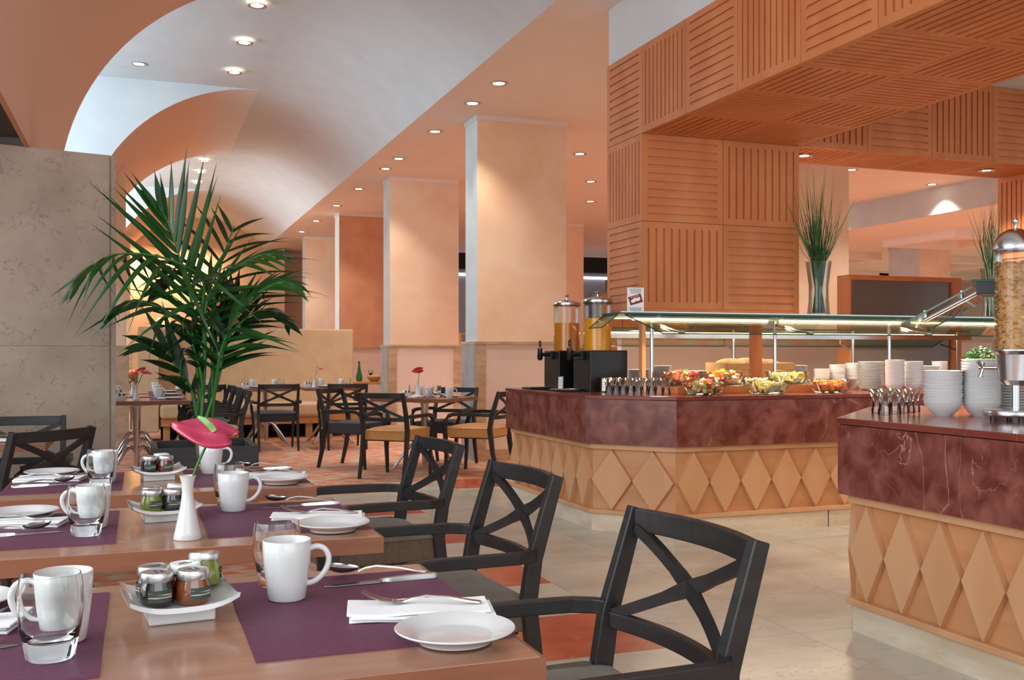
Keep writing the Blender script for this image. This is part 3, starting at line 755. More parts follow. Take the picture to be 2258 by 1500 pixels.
stack(pl_mid, 'plate', 3.64, 3.50, 16, .0125, 'white plate in the stack behind the cereal dispenser', 'plates behind the cereal dispenser')
def spot_px(px, Y):                               # a point of the front counter on the line Y
    k = (px - CX) / F; D = Y / (C_ - k * S_); return D * (S_ + k * C_)
ST = [(1812, 6.39, 'b', 11, 'shortest small-bowl stack'), (1846, 6.39, 'b', 14, 'small-bowl stack next to the shortest'), (1881, 6.39, 'b', 15, 'small-bowl stack next to the big plates'),
      (1921, 6.25, 'p', 20, 'stack between small and deep bowls'), (1973, 6.02, 'd', 17, 'tallest deep-bowl stack'),
      (2014, 6.04, 'd', 16, 'deep-bowl stack beside the tallest'), (2052, 6.12, 'q', 17, 'side-plate stack'), (2090, 5.98, 'q', 13, 'lowest side-plate stack'), (2072, 6.33, 'b', 16, 'deep-bowl stack behind the side plates')]
for px, Y, kd, n, nm in ST:
    X = spot_px(px, Y)
    if kd == 'b': stack(bm_small, 'dessert_bowl', X, Y, n, .011, 'white bowl in the ' + nm + ' by the fruit', nm)
    elif kd == 'd': stack(bm_deep, 'dessert_bowl', X, Y, n, .011, 'white bowl in the ' + nm + ' by the fruit', nm)
    elif kd == 'p': stack(pl_mid, 'plate', X, Y, n, .0105, 'white plate in the ' + nm + ' by the fruit', nm)
    else: stack(pl_sm, 'plate', X, Y, n, .0105, 'small white plate in the ' + nm + ' by the fruit', nm)

# ------------------------------------------------------------------ fruit bowls on a chilled riser
rs = thing('display_riser', 'orange-lit stone riser carrying the rear fruit bowls', 'riser', (0, 0, ZT))
B().box(3.44, 6.10, 0, 4.57, 6.40, .05).obj('step', 'portal_wood', rs, bev=.003)
B().box(3.44, 6.10, .05, 4.57, 6.40, .056).obj('trim', 'steel', rs)
fb = B().lathe([(0, 0), (.105, 0), (.12, .012), (.146, .055), (.162, .09), (.158, .09), (.142, .055), (.116, .016), (0, .008)], 36).mesh('fruit_bowl', 'acrylic', 50)
def fruit(x, y, z, mats, label, heap=.035, n=150, s=.014):
    o = tag(link('fruit_bowl', fb, None, (x, y, z)), 'clear bowl filled with ' + label, 'bowl', 'clear fruit bowls')
    b = B()
    for k in range(n):
        a = random.random() * 6.28; rr = math.sqrt(random.random()); hgt = random.random()
        zz = .018 + hgt * (.055 + heap * (1 - rr)); lim = .085 + .048 * min(1, zz / .075)
        q = (rr * lim * math.cos(a), rr * lim * math.sin(a), zz)
        w = s * random.uniform(.7, 1.25)
        m = Matrix.Translation(q) @ Matrix.Rotation(random.random() * 6, 4, 'Z') @ Matrix.Rotation(random.random() * 6, 4, 'X')
        vs = [m @ Vector((i * w, j * w * .8, l * w * .7)) for i in (-1, 1) for j in (-1, 1) for l in (-1, 1)]
        b.add(vs, [(0, 1, 3, 2), (4, 6, 7, 5), (0, 4, 5, 1), (2, 3, 7, 6), (0, 2, 6, 4), (1, 5, 7, 3)], random.randrange(len(mats)))
    f = b.obj('fruit_pieces', mats, None, None, (x, y, z)); tag(f, label[0].upper() + label[1:] + ' heaped in its clear bowl', 'fruit'); stuff(f)
SAL = ['fruit_red', 'fruit_pink', 'fruit_cream', 'fruit_orange', 'fruit_green']
Yf = 5.92
fruit(spot_px(1552, Yf), Yf, ZT, SAL, 'mixed red and cream fruit salad, front')
fruit(spot_px(1600, 6.24), 6.25, ZT + .056, SAL, 'mixed fruit salad with orange pieces, behind')
fruit(spot_px(1505, 6.24), 6.25, ZT + .056, ['fruit_pink', 'fruit_pink', 'fruit_red', 'fruit_green'], 'pink watermelon cubes next to the tumblers')
fruit(spot_px(1692, Yf), Yf, ZT, ['fruit_cream', 'fruit_yellow'], 'pale yellow pineapple slices, front', 0.005, 110, .015)
fruit(spot_px(1738, 6.24), 6.25, ZT + .056, ['fruit_yellow', 'fruit_cream'], 'pale yellow pineapple slices, behind', .005, 110, .015)
fruit(spot_px(1832, Yf), Yf, ZT, ['fruit_orange', 'fruit_pink'], 'orange segments, front', 0.0, 110, .015)
fruit(spot_px(1832, Yf) + .22, 6.17, ZT, ['fruit_orange'], 'orange segments, behind', 0.0, 110, .015)
for X in (4.165,):
    t = thing('melon_dish', 'shallow clear dish of sliced melon on the riser', 'dish', (X, 6.26, ZT + .056), 0)
    B().lathe([(0, 0), (.11, 0), (.128, .04), (.125, .04), (.108, .006), (0, .006)], 32).obj('dish', 'acrylic', t, smooth=40)
    for j in range(7):
        B().tube(arc((0, .0), .05, 200, 340, 8, lambda u, w: (u + (j - 3) * .018, .03 * math.sin(j), .06 + w * .8)), [.004, .009, .012, .013, .013, .013, .012, .009, .004], 8).obj('melon_slice', 'melon', t, smooth=60)
# bread crate, loaves and tray
Yc = 6.27; Xc = spot_px(1690, 6.3)
t = thing('bread_crate', 'pale wooden bread crate standing behind the pineapple bowls', 'crate', (4.98, 7.56, ZT), 0)
for (x0, x1) in ((-.35, -.33), (.33, .35)): B().box(x0, -.16, 0, x1, .16, .20).obj('end_board', 'box_wood', t, bev=.002)
for y in (-.16, .145):
    for z in (.01, .075, .14): B().box(-.33, y, z, .33, y + .015, z + .055).obj('slat', 'box_wood', t, bev=.002)
B().box(-.33, -.145, 0, .33, .145, .012).obj('bottom', 'box_wood', t)
for i, (x, y, l, r_) in enumerate(((-.2, 0, .13, .07), (-.02, .03, .14, .075), (.17, -.02, .12, .06), (.08, .02, .1, .05))):
    b = B().ico((0, 0, 0), 1, 0, 3, (l, r_ * 1.0, r_ * .75))
    tag(b.obj('bread_loaf', 'bread', None, 60, (4.98 + x, 7.56 + y, ZT + .185 + (.03 if i == 3 else 0)), (0, 0, R(20 * i - 30))), ['round crusty loaf at the end of the bread crate', 'large floured loaf in the bread crate', 'small brown loaf in the bread crate', 'short pale roll on top of the bread crate'][i], 'bread', 'loaves in the bread crate')
# service counter behind the island: worktop, cupboards, plates, second guard
sc_ = thing('service_counter', 'red stone service counter behind the island with wooden base', 'counter')
B().box(3.6, 7.3, .87, 7.9, 8.0, ZT).obj('worktop', 'red_marble_top', sc_, bev=.004)
for i in range(6):
    d = B().box(3.65 + i * .7, 7.34, .1, 4.33 + i * .7, 7.36, .86).obj('door', 'counter_wood', sc_, bev=.003)
B().box(3.65, 7.36, 0, 7.85, 7.96, .87).obj('carcass', 'counter_wood_back', sc_)
sg3 = thing('sneeze_guard', 'rear glass sneeze guard over the bread and service counter', 'sneeze guard')
slab_quad((3.7, 7.75, 1.40), (7.6, 7.75, 1.40), (7.6, 7.95, 1.40), (3.7, 7.95, 1.40), .012, 'shelf', 'pane', sg3)
slab_quad((3.7, 8.25, 1.26), (7.6, 8.25, 1.26), (7.6, 7.95, 1.39), (3.7, 7.95, 1.39), .008, 'front_pane', 'pane', sg3)
B().box(3.7, 7.73, 1.32, 7.6, 7.76, 1.36).obj('rear_rail', 'steel', sg3)
B().tube([(3.75, 7.85, 1.36), (7.5, 7.85, 1.36)], .014, 8).obj('light_tube', 'tube_glow', sg3, smooth=40)
for X in (3.75, 5.0, 6.3, 7.55):
    B().tube([(X, 7.86, ZT), (X, 7.86, 1.40)], .014, 8).obj('post', 'steel', sg3, smooth=40)
    B().tube([(X, 7.86, 1.22), (X + .12, 8.2, 1.28)], .01, 8).obj('bracket', 'steel', sg3, smooth=40)
area('rear_guard_tube', (5.6, 7.80, 1.34), (0, 0, 0), 3.4, .05, 30, (1.0, .80, .55), 160)
for k, (x, n) in enumerate(((3.98, 13), (4.19, 16))):
    stack(pl_mid, 'plate', x, 7.72, n, .0105, 'white plate in the %s stack on the service counter' % ['lower', 'higher'][k], 'plates on the service counter %d' % k)
for k, (x, n) in enumerate(((5.45, 16), (4.45, 12))):
    stack(pl_mid, 'grey_plate', x, 7.55, n, .0105, 'plate in the %s stack touching the bread crate' % ['tall', 'short'][k], 'plates by the bread crate %d' % k)
# tall grey-panelled cabinet behind the island
cb = thing('display_cabinet', 'wood framed cabinet with grey glass panel behind the white bowl stacks', 'cabinet', (6.62, 8.3, 0))
B().box(.022, .05, 0, 1.28, .19, 1.92).obj('body', 'grey_glass', cb)
B().box(0, 0, 0, .02, .2, 1.975).obj('post', 'portal_wood', cb, bev=.003); B().box(1.29, 0, 0, 1.41, .2, 1.975).obj('post', 'portal_wood', cb, bev=.006)
B().box(.021, .0, 1.925, 1.289, .2, 1.975).obj('top_rail', 'portal_wood', cb, bev=.004)
B().box(.021, .03, .0, 1.289, .049, 1.924).obj('glass_panel', 'grey_glass', cb)
# louvred oven unit and backsplash right of the cabinet
lv = thing('louvred_cabinet', 'low cabinet with pale louvre slats behind the boxwood pot', 'cabinet', (8.2, 8.5, 0))
B().box(0, .05, 0, 1.6, .5, 1.15).obj('body', 'cupboard', lv)
for k in range(16): B().box(.02, .0, .35 + k * .045, 1.58, .05, .38 + k * .045).obj('slat', 'dado_panel', lv)
# back wall behind service zone
pw = thing('service_partition', 'low peach partition wall behind the service counter', 'partition', (4.75, 9.6, 0))
B().box(0, 0, 0, 5.0, .1, 1.33).obj('wall', 'dado_panel', pw); B().box(0, -.02, 1.33, 5.0, .12, 1.37).obj('cap', 'dado_stone', pw)
# ------------------------------------------------------------------ cereal dispenser, grass vases, boxwood pot
cx_, cy_ = 3.376, 3.20
t = thing('cereal_dispenser', 'steel cereal dispenser with clear tube of flakes', 'cereal dispenser', (cx_, cy_, ZT), R(-60))
for a in range(4): B().lathe([(0, 0), (.012, 0), (.012, .018), (0, .018)], 12, (.085 * math.cos(a * 1.57 + .5), .085 * math.sin(a * 1.57 + .5), 0)).obj('foot', 'black_plastic', t, smooth=40)
B().lathe([(0, .018), (.12, .018), (.122, .022), (.122, .038), (.118, .044), (0, .046)], 40).obj('base', 'steel', t, smooth=40)
B().tube([(0, 0, .045), (0, 0, .16)], .017, 16).obj('stand', 'steel', t, smooth=40)
B().lathe([(0, .145), (.045, .145), (.066, .165), (.072, .25), (.074, .27), (.092, .285), (.092, .29), (.07, .29)], 40).obj('hopper', 'steel', t, smooth=40)
kn = B().tube([(-.06, 0, .215), (-.14, 0, .215)], .008, 10).obj('spindle', 'steel', t, smooth=40)
for a in (20, 140, 260):
    B().tube([(-.125, 0, .215), (-.135, .04 * math.cos(R(a)), .215 + .04 * math.sin(R(a)))], [.006, .009], 8).obj('knob_arm', 'steel', kn, smooth=40)
B().lathe([(.078, .285), (.078, .70)], 40).obj('tube', 'acrylic', t, smooth=60)
b = B()
for k in range(1500):
    a = random.random() * 6.28; rr = .074 * (random.random() ** .25); zz = .29 + .36 * random.random()
    q = Vector((rr * math.cos(a), rr * math.sin(a), zz)); w = random.uniform(.007, .012)
    m = Matrix.Translation(q) @ Matrix.Rotation(random.random() * 6, 4, 'Z') @ Matrix.Rotation(random.uniform(-1.2, 1.2), 4, 'X')
    vs = [m @ Vector((w * math.cos(g), w * .75 * math.sin(g), .003 * math.cos(2 * g))) for g in (0, 1.05, 2.1, 3.14, 4.2, 5.2)]
    b.add(vs, [(0, 1, 2, 3, 4, 5)], 1 if (random.random() < .6 and math.cos(a + 1.0) > .3 and zz < .5) else 0)
b.lathe([(0, .29), (.066, .29), (.066, .64), (0, .65)], 24)
fk = b.obj('cereal_flakes', ['cereal', 'cereal_yellow'], t); stuff(fk)
ld = B().lathe([(.086, .70), (.087, .712), (.080, .735), (.060, .765), (.03, .783), (0, .788)], 40).obj('dome_lid', 'steel', t, smooth=40)
B().lathe([(0, .785), (.008, .787), (.006, .80), (.012, .812), (.013, .82), (.008, .83), (0, .832)], 16).obj('lid_knob', 'steel', ld, smooth=40)

def grass_vase(x, y, z, h, r, mats, label, glabel, gh, n, seed):
    random.seed(seed)
    t = thing('glass_vase', label, 'vase', (x, y, z), 0, 'tall grass vases')
    B().lathe([(0, 0), (r * .95, 0), (r, .01), (r * .86, h * .3), (r * .84, h * .55), (r * 1.12, h), (r * 1.09, h), (r * .80, h * .55), (r * .82, h * .3), (r * .9, .02), (0, .02)], 36).obj('vase', 'acrylic', t, smooth=50)
    b = B()
    for k in range(n):
        a = random.random() * 6.28; r0 = r * .6 * random.random(); sp = random.random() ** .7
        tall = h + (gh - h) * random.random() ** 1.3 * (1.0 if random.random() < .5 else .75) + .08
        p0 = Vector((r0 * math.cos(a + 2), r0 * math.sin(a + 2), .025))
        p1 = Vector((r * .68 * math.cos(a) * sp, r * .68 * math.sin(a) * sp, h))
        out = sp * random.uniform(.08, .62) * (tall - h)
        p2 = Vector((p1.x + out * math.cos(a), min(.12, p1.y + out * math.sin(a)), tall))
        bend = Vector((random.uniform(-.03, .03), random.uniform(-.03, .03), 0))
        pts = [p0, p0.lerp(p1, .5), p1, p1.lerp(p2, .5) + bend, p2]
        rr = random.uniform(.0016, .0034)
        b.tube(pts, [rr, rr, rr, rr * .75, rr * .15], 4, random.randrange(len(mats)), False)
    tag(b.obj('grass_bunch', mats, None, None, (x, y, z)), glabel, 'grass')
grass_vase(spot_px(1805, 6.36), 6.36, 1.467, .41, .085, ['grass', 'grass', 'leaf_dark'], 'tall clear glass vase on the glass shelf next to the wooden pillar', 'bunch of tall dark green grass stems in the vase by the pillar', 1.03, 150, 3)
grass_vase(spot_px(2186, 6.38), 6.38, 1.467, .41, .075, ['grass', 'grass_pale', 'leaf'], 'tall clear glass vase behind the cereal dispenser', 'bunch of pale bleached grass in the vase behind the cereal dispenser', .98, 110, 5)
random.seed(11)
t = thing('plant_pot', 'glossy dark red pot behind the stacked plates', 'pot', (4.06, 4.06, ZT), 0)
B().lathe([(0, 0), (.045, 0), (.062, .03), (.066, .10), (.06, .17), (.05, .19), (0, .18)], 32).obj('pot', 'pot_red', t, smooth=50)
b = B()
for k in range(900):
    a = random.random() * 6.28; ph = math.acos(random.uniform(-.35, 1)); rr = .085 * random.random() ** .33
    q = Vector((rr * math.sin(ph) * math.cos(a) * 1.15, rr * math.sin(ph) * math.sin(a) * 1.15, .235 + rr * math.cos(ph) * .9)); w = .008
    m = Matrix.Translation(q) @ Matrix.Rotation(random.random() * 6, 4, 'Z') @ Matrix.Rotation(random.uniform(-1.5, 1.5), 4, 'X')
    b.add([m @ Vector(v) for v in ((-w, 0, 0), (0, -w * .5, 0), (w, 0, 0), (0, w * .5, 0))], [(0, 1, 2, 3)])
tag(stuff(b.obj('boxwood', 'leaf', None, None, (4.06, 4.06, ZT))), 'small clipped boxwood ball growing in the red pot', 'plant')

# ================================================================== CHAIRS
def make_chair(seat_mat, label, loc, rz, group=None):
    """local: front looks to -x, back at +x, width along y"""
    t = thing('dining_chair', label, 'chair', loc, rz, group)
    hw = .235
    def postx(z):
        pts = [(0, .29), (.22, .235), (.45, .205), (.58, .225), (.82, .30)]
        for (za, xa), (zb, xb) in zip(pts[:-1], pts[1:]):
            if z <= zb: return xa + (xb - xa) * (z - za) / (zb - za)
        return .30
    for s in (-1, 1):
        zs = [0, .11, .22, .34, .45, .52, .58, .70, .82]
        B().sweep([(postx(z), s * hw, z) for z in zs], [.024, .028, .03, .032, .034, .033, .032, .03, .028], [.03, .036, .042, .046, .048, .046, .044, .04, .036], up=(1, 0, 0)).obj('back_leg', 'black_wood', t, bev=.003)
    def bow(z, k, bulge=.036):       # point on the bowed back at height z, k in -1..1 across
        return (postx(z) + bulge * (1 - k * k) + .004, k * (hw - .012), z)
    ks = [-1 + 2 * i / 12 for i in range(13)]
    B().sweep([bow(.793, k) for k in ks], .022, .052).obj('top_rail', 'black_wood', t, bev=.003)
    B().sweep([bow(.566, k) for k in ks], .022, .038).obj('lower_rail', 'black_wood', t, bev=.003)
    x = B()
    for s in (-1, 1):
        pts = []
        for i in range(13):
            u = -1 + 2 * i / 12; z = .677 + u * .098 * s; pts.append(bow(z, u * .97))
        x.sweep(pts, .018, [.026] * 5 + [.032, .036, .032] + [.026] * 5)
    x.obj('cross_brace', 'black_wood', t)
    for s in (-1, 1):
        pts = [(.222, s * hw, .592), (.20, s * .262, .592), (.15, s * .280, .594), (.05, s * .285, .596), (-.10, s * .285, .597), (-.17, s * .284, .593), (-.215, s * .281, .578), (-.245, s * .275, .54), (-.262, s * .268, .48), (-.268, s * .26, .44)]
        B().sweep(pts, .030, [.034] * 6 + [.038, .042, .044, .044], up=[(0, 0, 1)] * 6 + [(.4, 0, .9), (.8, 0, .6), (1, 0, .2), (1, 0, 0)]).obj('arm', 'black_wood', t, bev=.003)
        pts = [(-.268, s * .258, .45), (-.262, s * .25, .34), (-.258, s * .242, .2), (-.27, s * .238, .0)]
        B().sweep(pts, [.03, .032, .028, .022], [.044, .04, .034, .026], up=(1, 0, 0)).obj('front_leg', 'black_wood', t, bev=.003)
    b = B(); b.box(-.235, -.215, .355, .185, .215, .40); b.obj('seat_frame', 'black_wood', t, bev=.004)
    n = 10; b = B(); vs = []
    top = []
    def sp(u, v): return (1 - abs(u) ** 4) * (1 - abs(v) ** 4)
    for i in range(n + 1):
        for j in range(n + 1):
            u = -1 + 2 * i / n; v = -1 + 2 * j / n
            vs.append((-.03 + u * .24, v * (.248 - .012 * (u + 1) / 2), .46 + .03 * sp(u, v)))
    nb = len(vs)
    fs = [(i * (n + 1) + j, (i + 1) * (n + 1) + j, (i + 1) * (n + 1) + j + 1, i * (n + 1) + j + 1) for i in range(n) for j in range(n)]
    rim = [i * (n + 1) for i in range(n + 1)] + [n * (n + 1) + j for j in range(1, n + 1)] + [i * (n + 1) + n for i in range(n - 1, -1, -1)] + [j for j in range(n - 1, 0, -1)]
    for q in rim: vs.append((vs[q][0] * .98, vs[q][1] * .98, .365))
    m_ = len(rim)
    fs += [(rim[k], rim[(k + 1) % m_], nb + (k + 1) % m_, nb + k) for k in range(m_)] + [tuple(nb + k for k in range(m_))]
    b.add(vs, fs).obj('seat', seat_mat, t, 180, bev=.012, seg=3)
    return t
ch0 = make_chair('seat_taupe', 'black cross-back armchair with taupe seat drawn up to the honey-jar table', (.815, 1.90, 0), R(3))
G1 = 'armchairs along the counter-side table ends'
ch0['group'] = G1
dup(ch0, (.85, 3.00, 0), R(4), 'black cross-back armchair with taupe seat drawn up to the anthurium table', G1)
dup(ch0, (.89, 4.10, 0), R(5), 'black cross-back armchair with taupe seat drawn up to the table by the planter', G1)
dup(ch0, (-.60, 5.54, 0), R(-43), 'black cross-back armchair standing askew before the stone wall', 'armchairs before the stone wall')
dup(ch0, (-.65, 6.22, 0), R(90), 'black cross-back armchair pushed up to the table by the stone wall', 'armchairs before the stone wall')
chd = make_chair('seat_dark', 'black armchair with charcoal seat tucked under the middle banquette table', (1.60, 12.86, 0), R(-90), 'armchairs at the banquette tables')
cht = make_chair('seat_tan', 'black armchair with tan seat on the aisle side of the red-flower table', (2.33, 9.60, 0), R(228), 'armchairs around the red-flower table')
dup(cht, (3.20, 9.63, 0), R(-42), 'black armchair with tan seat at the counter end of the red-flower table', 'armchairs around the red-flower table')
dup(chd, (2.13, 10.62, 0), R(138), 'black armchair with charcoal seat at the banquette end of the red-flower table', 'armchairs around the red-flower table')
dup(chd, (3.08, 10.44, 0), R(48), 'black armchair with charcoal seat on the column side of the red-flower table', 'armchairs around the red-flower table')
dup(cht, (2.42, 12.75, 0), R(-90), 'black armchair with tan seat tucked under the end banquette table', 'armchairs at the banquette tables')
dup(chd, (.74, 12.95, 0), R(-90), 'black armchair with charcoal seat at the banquette table behind the palm', 'armchairs at the banquette tables')
for k, (y, src) in enumerate(((10.45, cht), (11.45, chd), (12.2, chd))):
    dup(src, (.72, y, 0), R(2), ['tan-seated armchair drawn up to the table at the stone wall end', 'charcoal-seated armchair drawn up to the table next behind the stone wall end', 'charcoal-seated armchair drawn up to the third table behind the stone wall end'][k], 'armchairs behind the palm planter')

# ================================================================== TABLES
def make_table(x0, x1, y0, y1, label, group=None, rz=0):
    cx, cy = (x0 + x1) / 2, (y0 + y1) / 2; w, d = x1 - x0, y1 - y0
    t = thing('dining_table', label, 'table', (cx, cy, 0), rz, group)
    B().box(-w / 2 + .004, -d / 2 + .004, .706, w / 2 - .004, d / 2 - .004, .745).obj('table_top', 'table_wood', t, bev=.003)
    e = B()
    for (a, b_, c_, d_) in ((-w / 2, -d / 2, w / 2, -d / 2 + .004), (-w / 2, d / 2 - .004, w / 2, d / 2), (-w / 2, -d / 2 + .004, -w / 2 + .004, d / 2 - .004), (w / 2 - .004, -d / 2 + .004, w / 2, d / 2 - .004)):
        e.box(a, b_, .706, c_, d_, .7438)
    e.obj('edge_band', 'table_edge', t)
    B().lathe([(0, .690), (.14, .690), (.15, .697), (.15, .706), (0, .706)], 32).obj('mounting_plate', 'steel', t, smooth=40)
    B().lathe([(.0, .05), (.022, .05), (.028, .10), (.032, .35), (.040, .66), (.046, .692), (0, .692)], 24).obj('column', 'steel', t, smooth=50)
    for k in range(4):
        a = R(45 + 90 * k); c_, s_ = math.cos(a), math.sin(a)
        pts = [(.03, .25), (.06, .285), (.10, .285), (.15, .255), (.24, .15), (.31, .06), (.345, .025), (.39, .015)]
        B().tube([(r * c_, r * s_, z) for r, z in pts], [.014, .017, .018, .018, .017, .016, .014, .010], 10).obj('leg', 'steel', t, smooth=60)
    return t
TX0, TX1 = -.41, .55
TY = [1.354, 2.386, 3.363]
TL = ['wooden breakfast table with the amber honey jar in its dish', 'wooden breakfast table carrying the white vase with the magenta anthurium', 'wooden breakfast table standing before the palm planter']
for y, l in zip(TY, TL): make_table(TX0, TX1, y, y + .70, l, 'breakfast tables in the row beside the aisle')
make_table(-1.40, -.43, 5.47, 6.17, 'wooden table against the stone wall with a plate at its corner')
def far_tab(x0, x1, y0, y1, l, g=None): make_table(x0, x1, y0, y1, l, g)
far_tab(-.50, .46, 10.1, 10.8, 'laid table on curved steel legs at the end of the stone wall', 'tables behind the palm planter')
far_tab(-.50, .46, 11.1, 11.8, 'laid table next behind the one at the stone wall end', 'tables behind the palm planter')
far_tab(-.50, .46, 12.05, 12.75, 'laid table third behind the stone wall end', 'tables behind the palm planter')
far_tab(.36, .98, 13.3, 14.0, 'banquette table with a white vase, behind the palm', 'banquette tables')
far_tab(1.19, 1.95, 13.3, 14.0, 'banquette table without a flower, middle of the bench', 'banquette tables')
far_tab(2.03, 2.80, 13.3, 14.0, 'banquette table with small drooping red flower, at the bench end', 'banquette tables')
make_table(2.748 - .425, 2.748 + .425, 10.07 - .375, 10.07 + .375, 'table with the round red flower by the salmon column', None, R(-42))

# ------------------------------------------------------------------ tableware prototypes (meshes shared)
ZTT = .745
def mug_parts():
    body = B().lathe([(0, .0), (.030, .0), (.033, .003), (.0365, .03), (.041, .07), (.0425, .104), (.0415, .1055), (.0395, .104), (.038, .07), (.034, .03), (.029, .008), (0, .006)], 40).mesh('cup', 'porcelain', 60)
    pts = [(.038, 0, .088), (.052, 0, .092), (.066, 0, .087), (.073, 0, .072), (.070, 0, .055), (.060, 0, .040), (.047, 0, .030), (.035, 0, .027)]
    hn = B().tube([Vector(p) for p in smooth_path(pts, 3)], .0052, 10).mesh('handle', 'porcelain', 60)
    return body, hn
def smooth_path(pts, k):
    P = [Vector(p) for p in pts]; out = []
    for i in range(len(P) - 1):
        p0 = P[max(i - 1, 0)]; p1 = P[i]; p2 = P[i + 1]; p3 = P[min(i + 2, len(P) - 1)]
        for j in range(k):
            t = j / k
            out.append(.5 * ((2 * p1) + (p2 - p0) * t + (2 * p0 - 5 * p1 + 4 * p2 - p3) * t * t + (3 * p1 - p0 - 3 * p2 + p3) * t ** 3))
    out.append(P[-1]); return out
MUG, HND = mug_parts()
def mug(x, y, rz, label, z=ZTT, group=None):
    t = thing('mug', label, 'mug', (x, y, z), rz, group)
    link('cup', MUG, t); link('handle', HND, t); return t
GLS = B().lathe([(0, 0), (.030, 0), (.033, .003), (.036, .022), (.041, .045), (.0445, .075), (.0430, .105), (.0405, .120), (.0393, .120), (.0415, .105), (.0425, .075), (.039, .048), (.033, .030), (.02, .025), (0, .024)], 40).mesh('water_glass', 'glass', 60)
def glass(x, y, label, z=ZTT, group=None): return tag(link('water_glass', GLS, None, (x, y, z)), label, 'glass', group)
PLT = B().lathe([(0, .002), (.050, .002), (.052, .0), (.056, .0), (.058, .004), (.064, .007), (.086, .0165), (.0905, .0185), (.0915, .020), (.090, .0215), (.066, .0135), (.060, .009), (.054, .0075), (0, .0075)], 56).mesh('plate', 'porcelain', 60)
def plate(x, y, label, z=ZTT, group=None): return tag(link('side_plate', PLT, None, (x, y, z)), label, 'plate', group)
def mat_(x0, y0, x1, y1, label, group=None, z=ZTT, rz=0.0):
    w, d = x1 - x0, y1 - y0
    o = B().box(-w / 2, -d / 2, 0, w / 2, d / 2, .0025).obj('placemat', 'placemat', None, None, ((x0 + x1) / 2, (y0 + y1) / 2, z), (0, 0, rz))
    return tag(o, label, 'placemat', group)
def blade_mesh(name, prof, n2=1):
    """prof: list of (x, half width, z, thickness)"""
    b = B(); vs = []; fs = []
    for (x, w, z, th) in prof:
        vs += [(x, -w, z), (x, w, z), (x, w * .85, z + th), (x, -w * .85, z + th)]
    for i in range(len(prof) - 1):
        for k in range(4): a = i * 4 + k; c_ = i * 4 + (k + 1) % 4; fs.append((a, c_, c_ + 4, a + 4))
    fs += [(3, 2, 1, 0), tuple(len(vs) - 4 + k for k in range(4))]
    return b.add(vs, fs)
KNF = blade_mesh('knife', [(0, .002, .001, .001), (.02, .008, .001, .0012), (.06, .010, .001, .0015), (.105, .010, .001, .002), (.113, .006, .001, .006), (.13, .0065, .000, .008), (.18, .0075, .000, .009), (.215, .009, .000, .009), (.222, .007, .001, .007)]).mesh('knife', 'cutlery', 40)
fkb = blade_mesh('fork', [(.052, .0115, .003, .0018), (.060, .011, .0015, .002), (.072, .006, .002, .0025), (.085, .0035, .006, .003), (.11, .0032, .011, .003), (.15, .005, .008, .0028), (.185, .0075, .002, .0028), (.20, .007, .0, .0028), (.203, .004, .0, .002)])
for k in range(4):
    y = -.0095 + k * .0063
    fkb.sweep([(.055, y, .0038), (.035, y, .006), (.015, y, .0135), (.002, y * .96, .0205)], [.0034, .0032, .003, .0016], .0018)
FRK = fkb.mesh('fork', 'cutlery', 40)
spb = blade_mesh('spoon', [(.060, .0045, .003, .003), (.072, .0035, .009, .003), (.095, .0033, .013, .003), (.14, .0055, .009, .0028), (.175, .008, .002, .0028), (.192, .0075, .0, .0028), (.196, .004, .0, .002)])
vs = []; fs = []; n = 16
for i in range(7):
    q = i / 6
    for j in range(n):
        a = 2 * math.pi * j / n; rx = .033 * math.sin(q * math.pi / 2) if i else .0005; ry = .021 * math.sin(q * math.pi / 2) if i else .0005
        vs.append((.030 + rx * math.cos(a), ry * math.sin(a) * (1 - .18 * math.cos(a)), .0015 + .011 * (1 - math.cos(q * math.pi / 2)) + .006 * (1 - (.030 + rx * math.cos(a)) / .06) * q))
for i in range(6):
    for j in range(n): fs.append((i * n + j, i * n + (j + 1) % n, (i + 1) * n + (j + 1) % n, (i + 1) * n + j))
spb.add(vs, fs)
SPN = spb.mesh('spoon', 'cutlery', 60)
def lay(nm, me, tip, end, z, label, cat, group=None):
    """place cutlery with its tip end at tip and handle towards end"""
    rz = math.atan2(end[1] - tip[1], end[0] - tip[0])
    return tag(link(nm, me, None, (tip[0], tip[1], z), (0, 0, rz)), label, cat, group)
def napkin(cx, cy, w, d, rz, label, z, group=None):
    t = thing('napkin', label, 'napkin', (cx, cy, z), rz, group)
    for k, (dx, dy) in enumerate(((0, 0), (.003, -.004), (-.004, .003))):
        n = 10; b = B(); vs = []
        for i in range(n + 1):
            for j in (0, 1):
                x = -w / 2 + w * i / n + dx; y = (-d / 2 + d * j + dy) * (1 - .02 * k)
                vs.append((x, y, .0045 * k + .0012 * math.sin(i * 1.1 + k)))
        top = [(v[0], v[1], v[2] + .0042) for v in vs]
        m2 = len(vs); fs = []
        for i in range(n):
            a = i * 2; fs += [(a, a + 1, a + 3, a + 2), (m2 + a, m2 + a + 2, m2 + a + 3, m2 + a + 1), (a, a + 2, m2 + a + 2, m2 + a), (a + 1, m2 + a + 1, m2 + a + 3, a + 3)]
        fs += [(0, m2, m2 + 1, 1), (2 * n, 2 * n + 1, m2 + 2 * n + 1, m2 + 2 * n)]
        b.add(vs + top, fs).obj('fold', 'napkin_cloth', t, 40, bev=.0015)
    return t
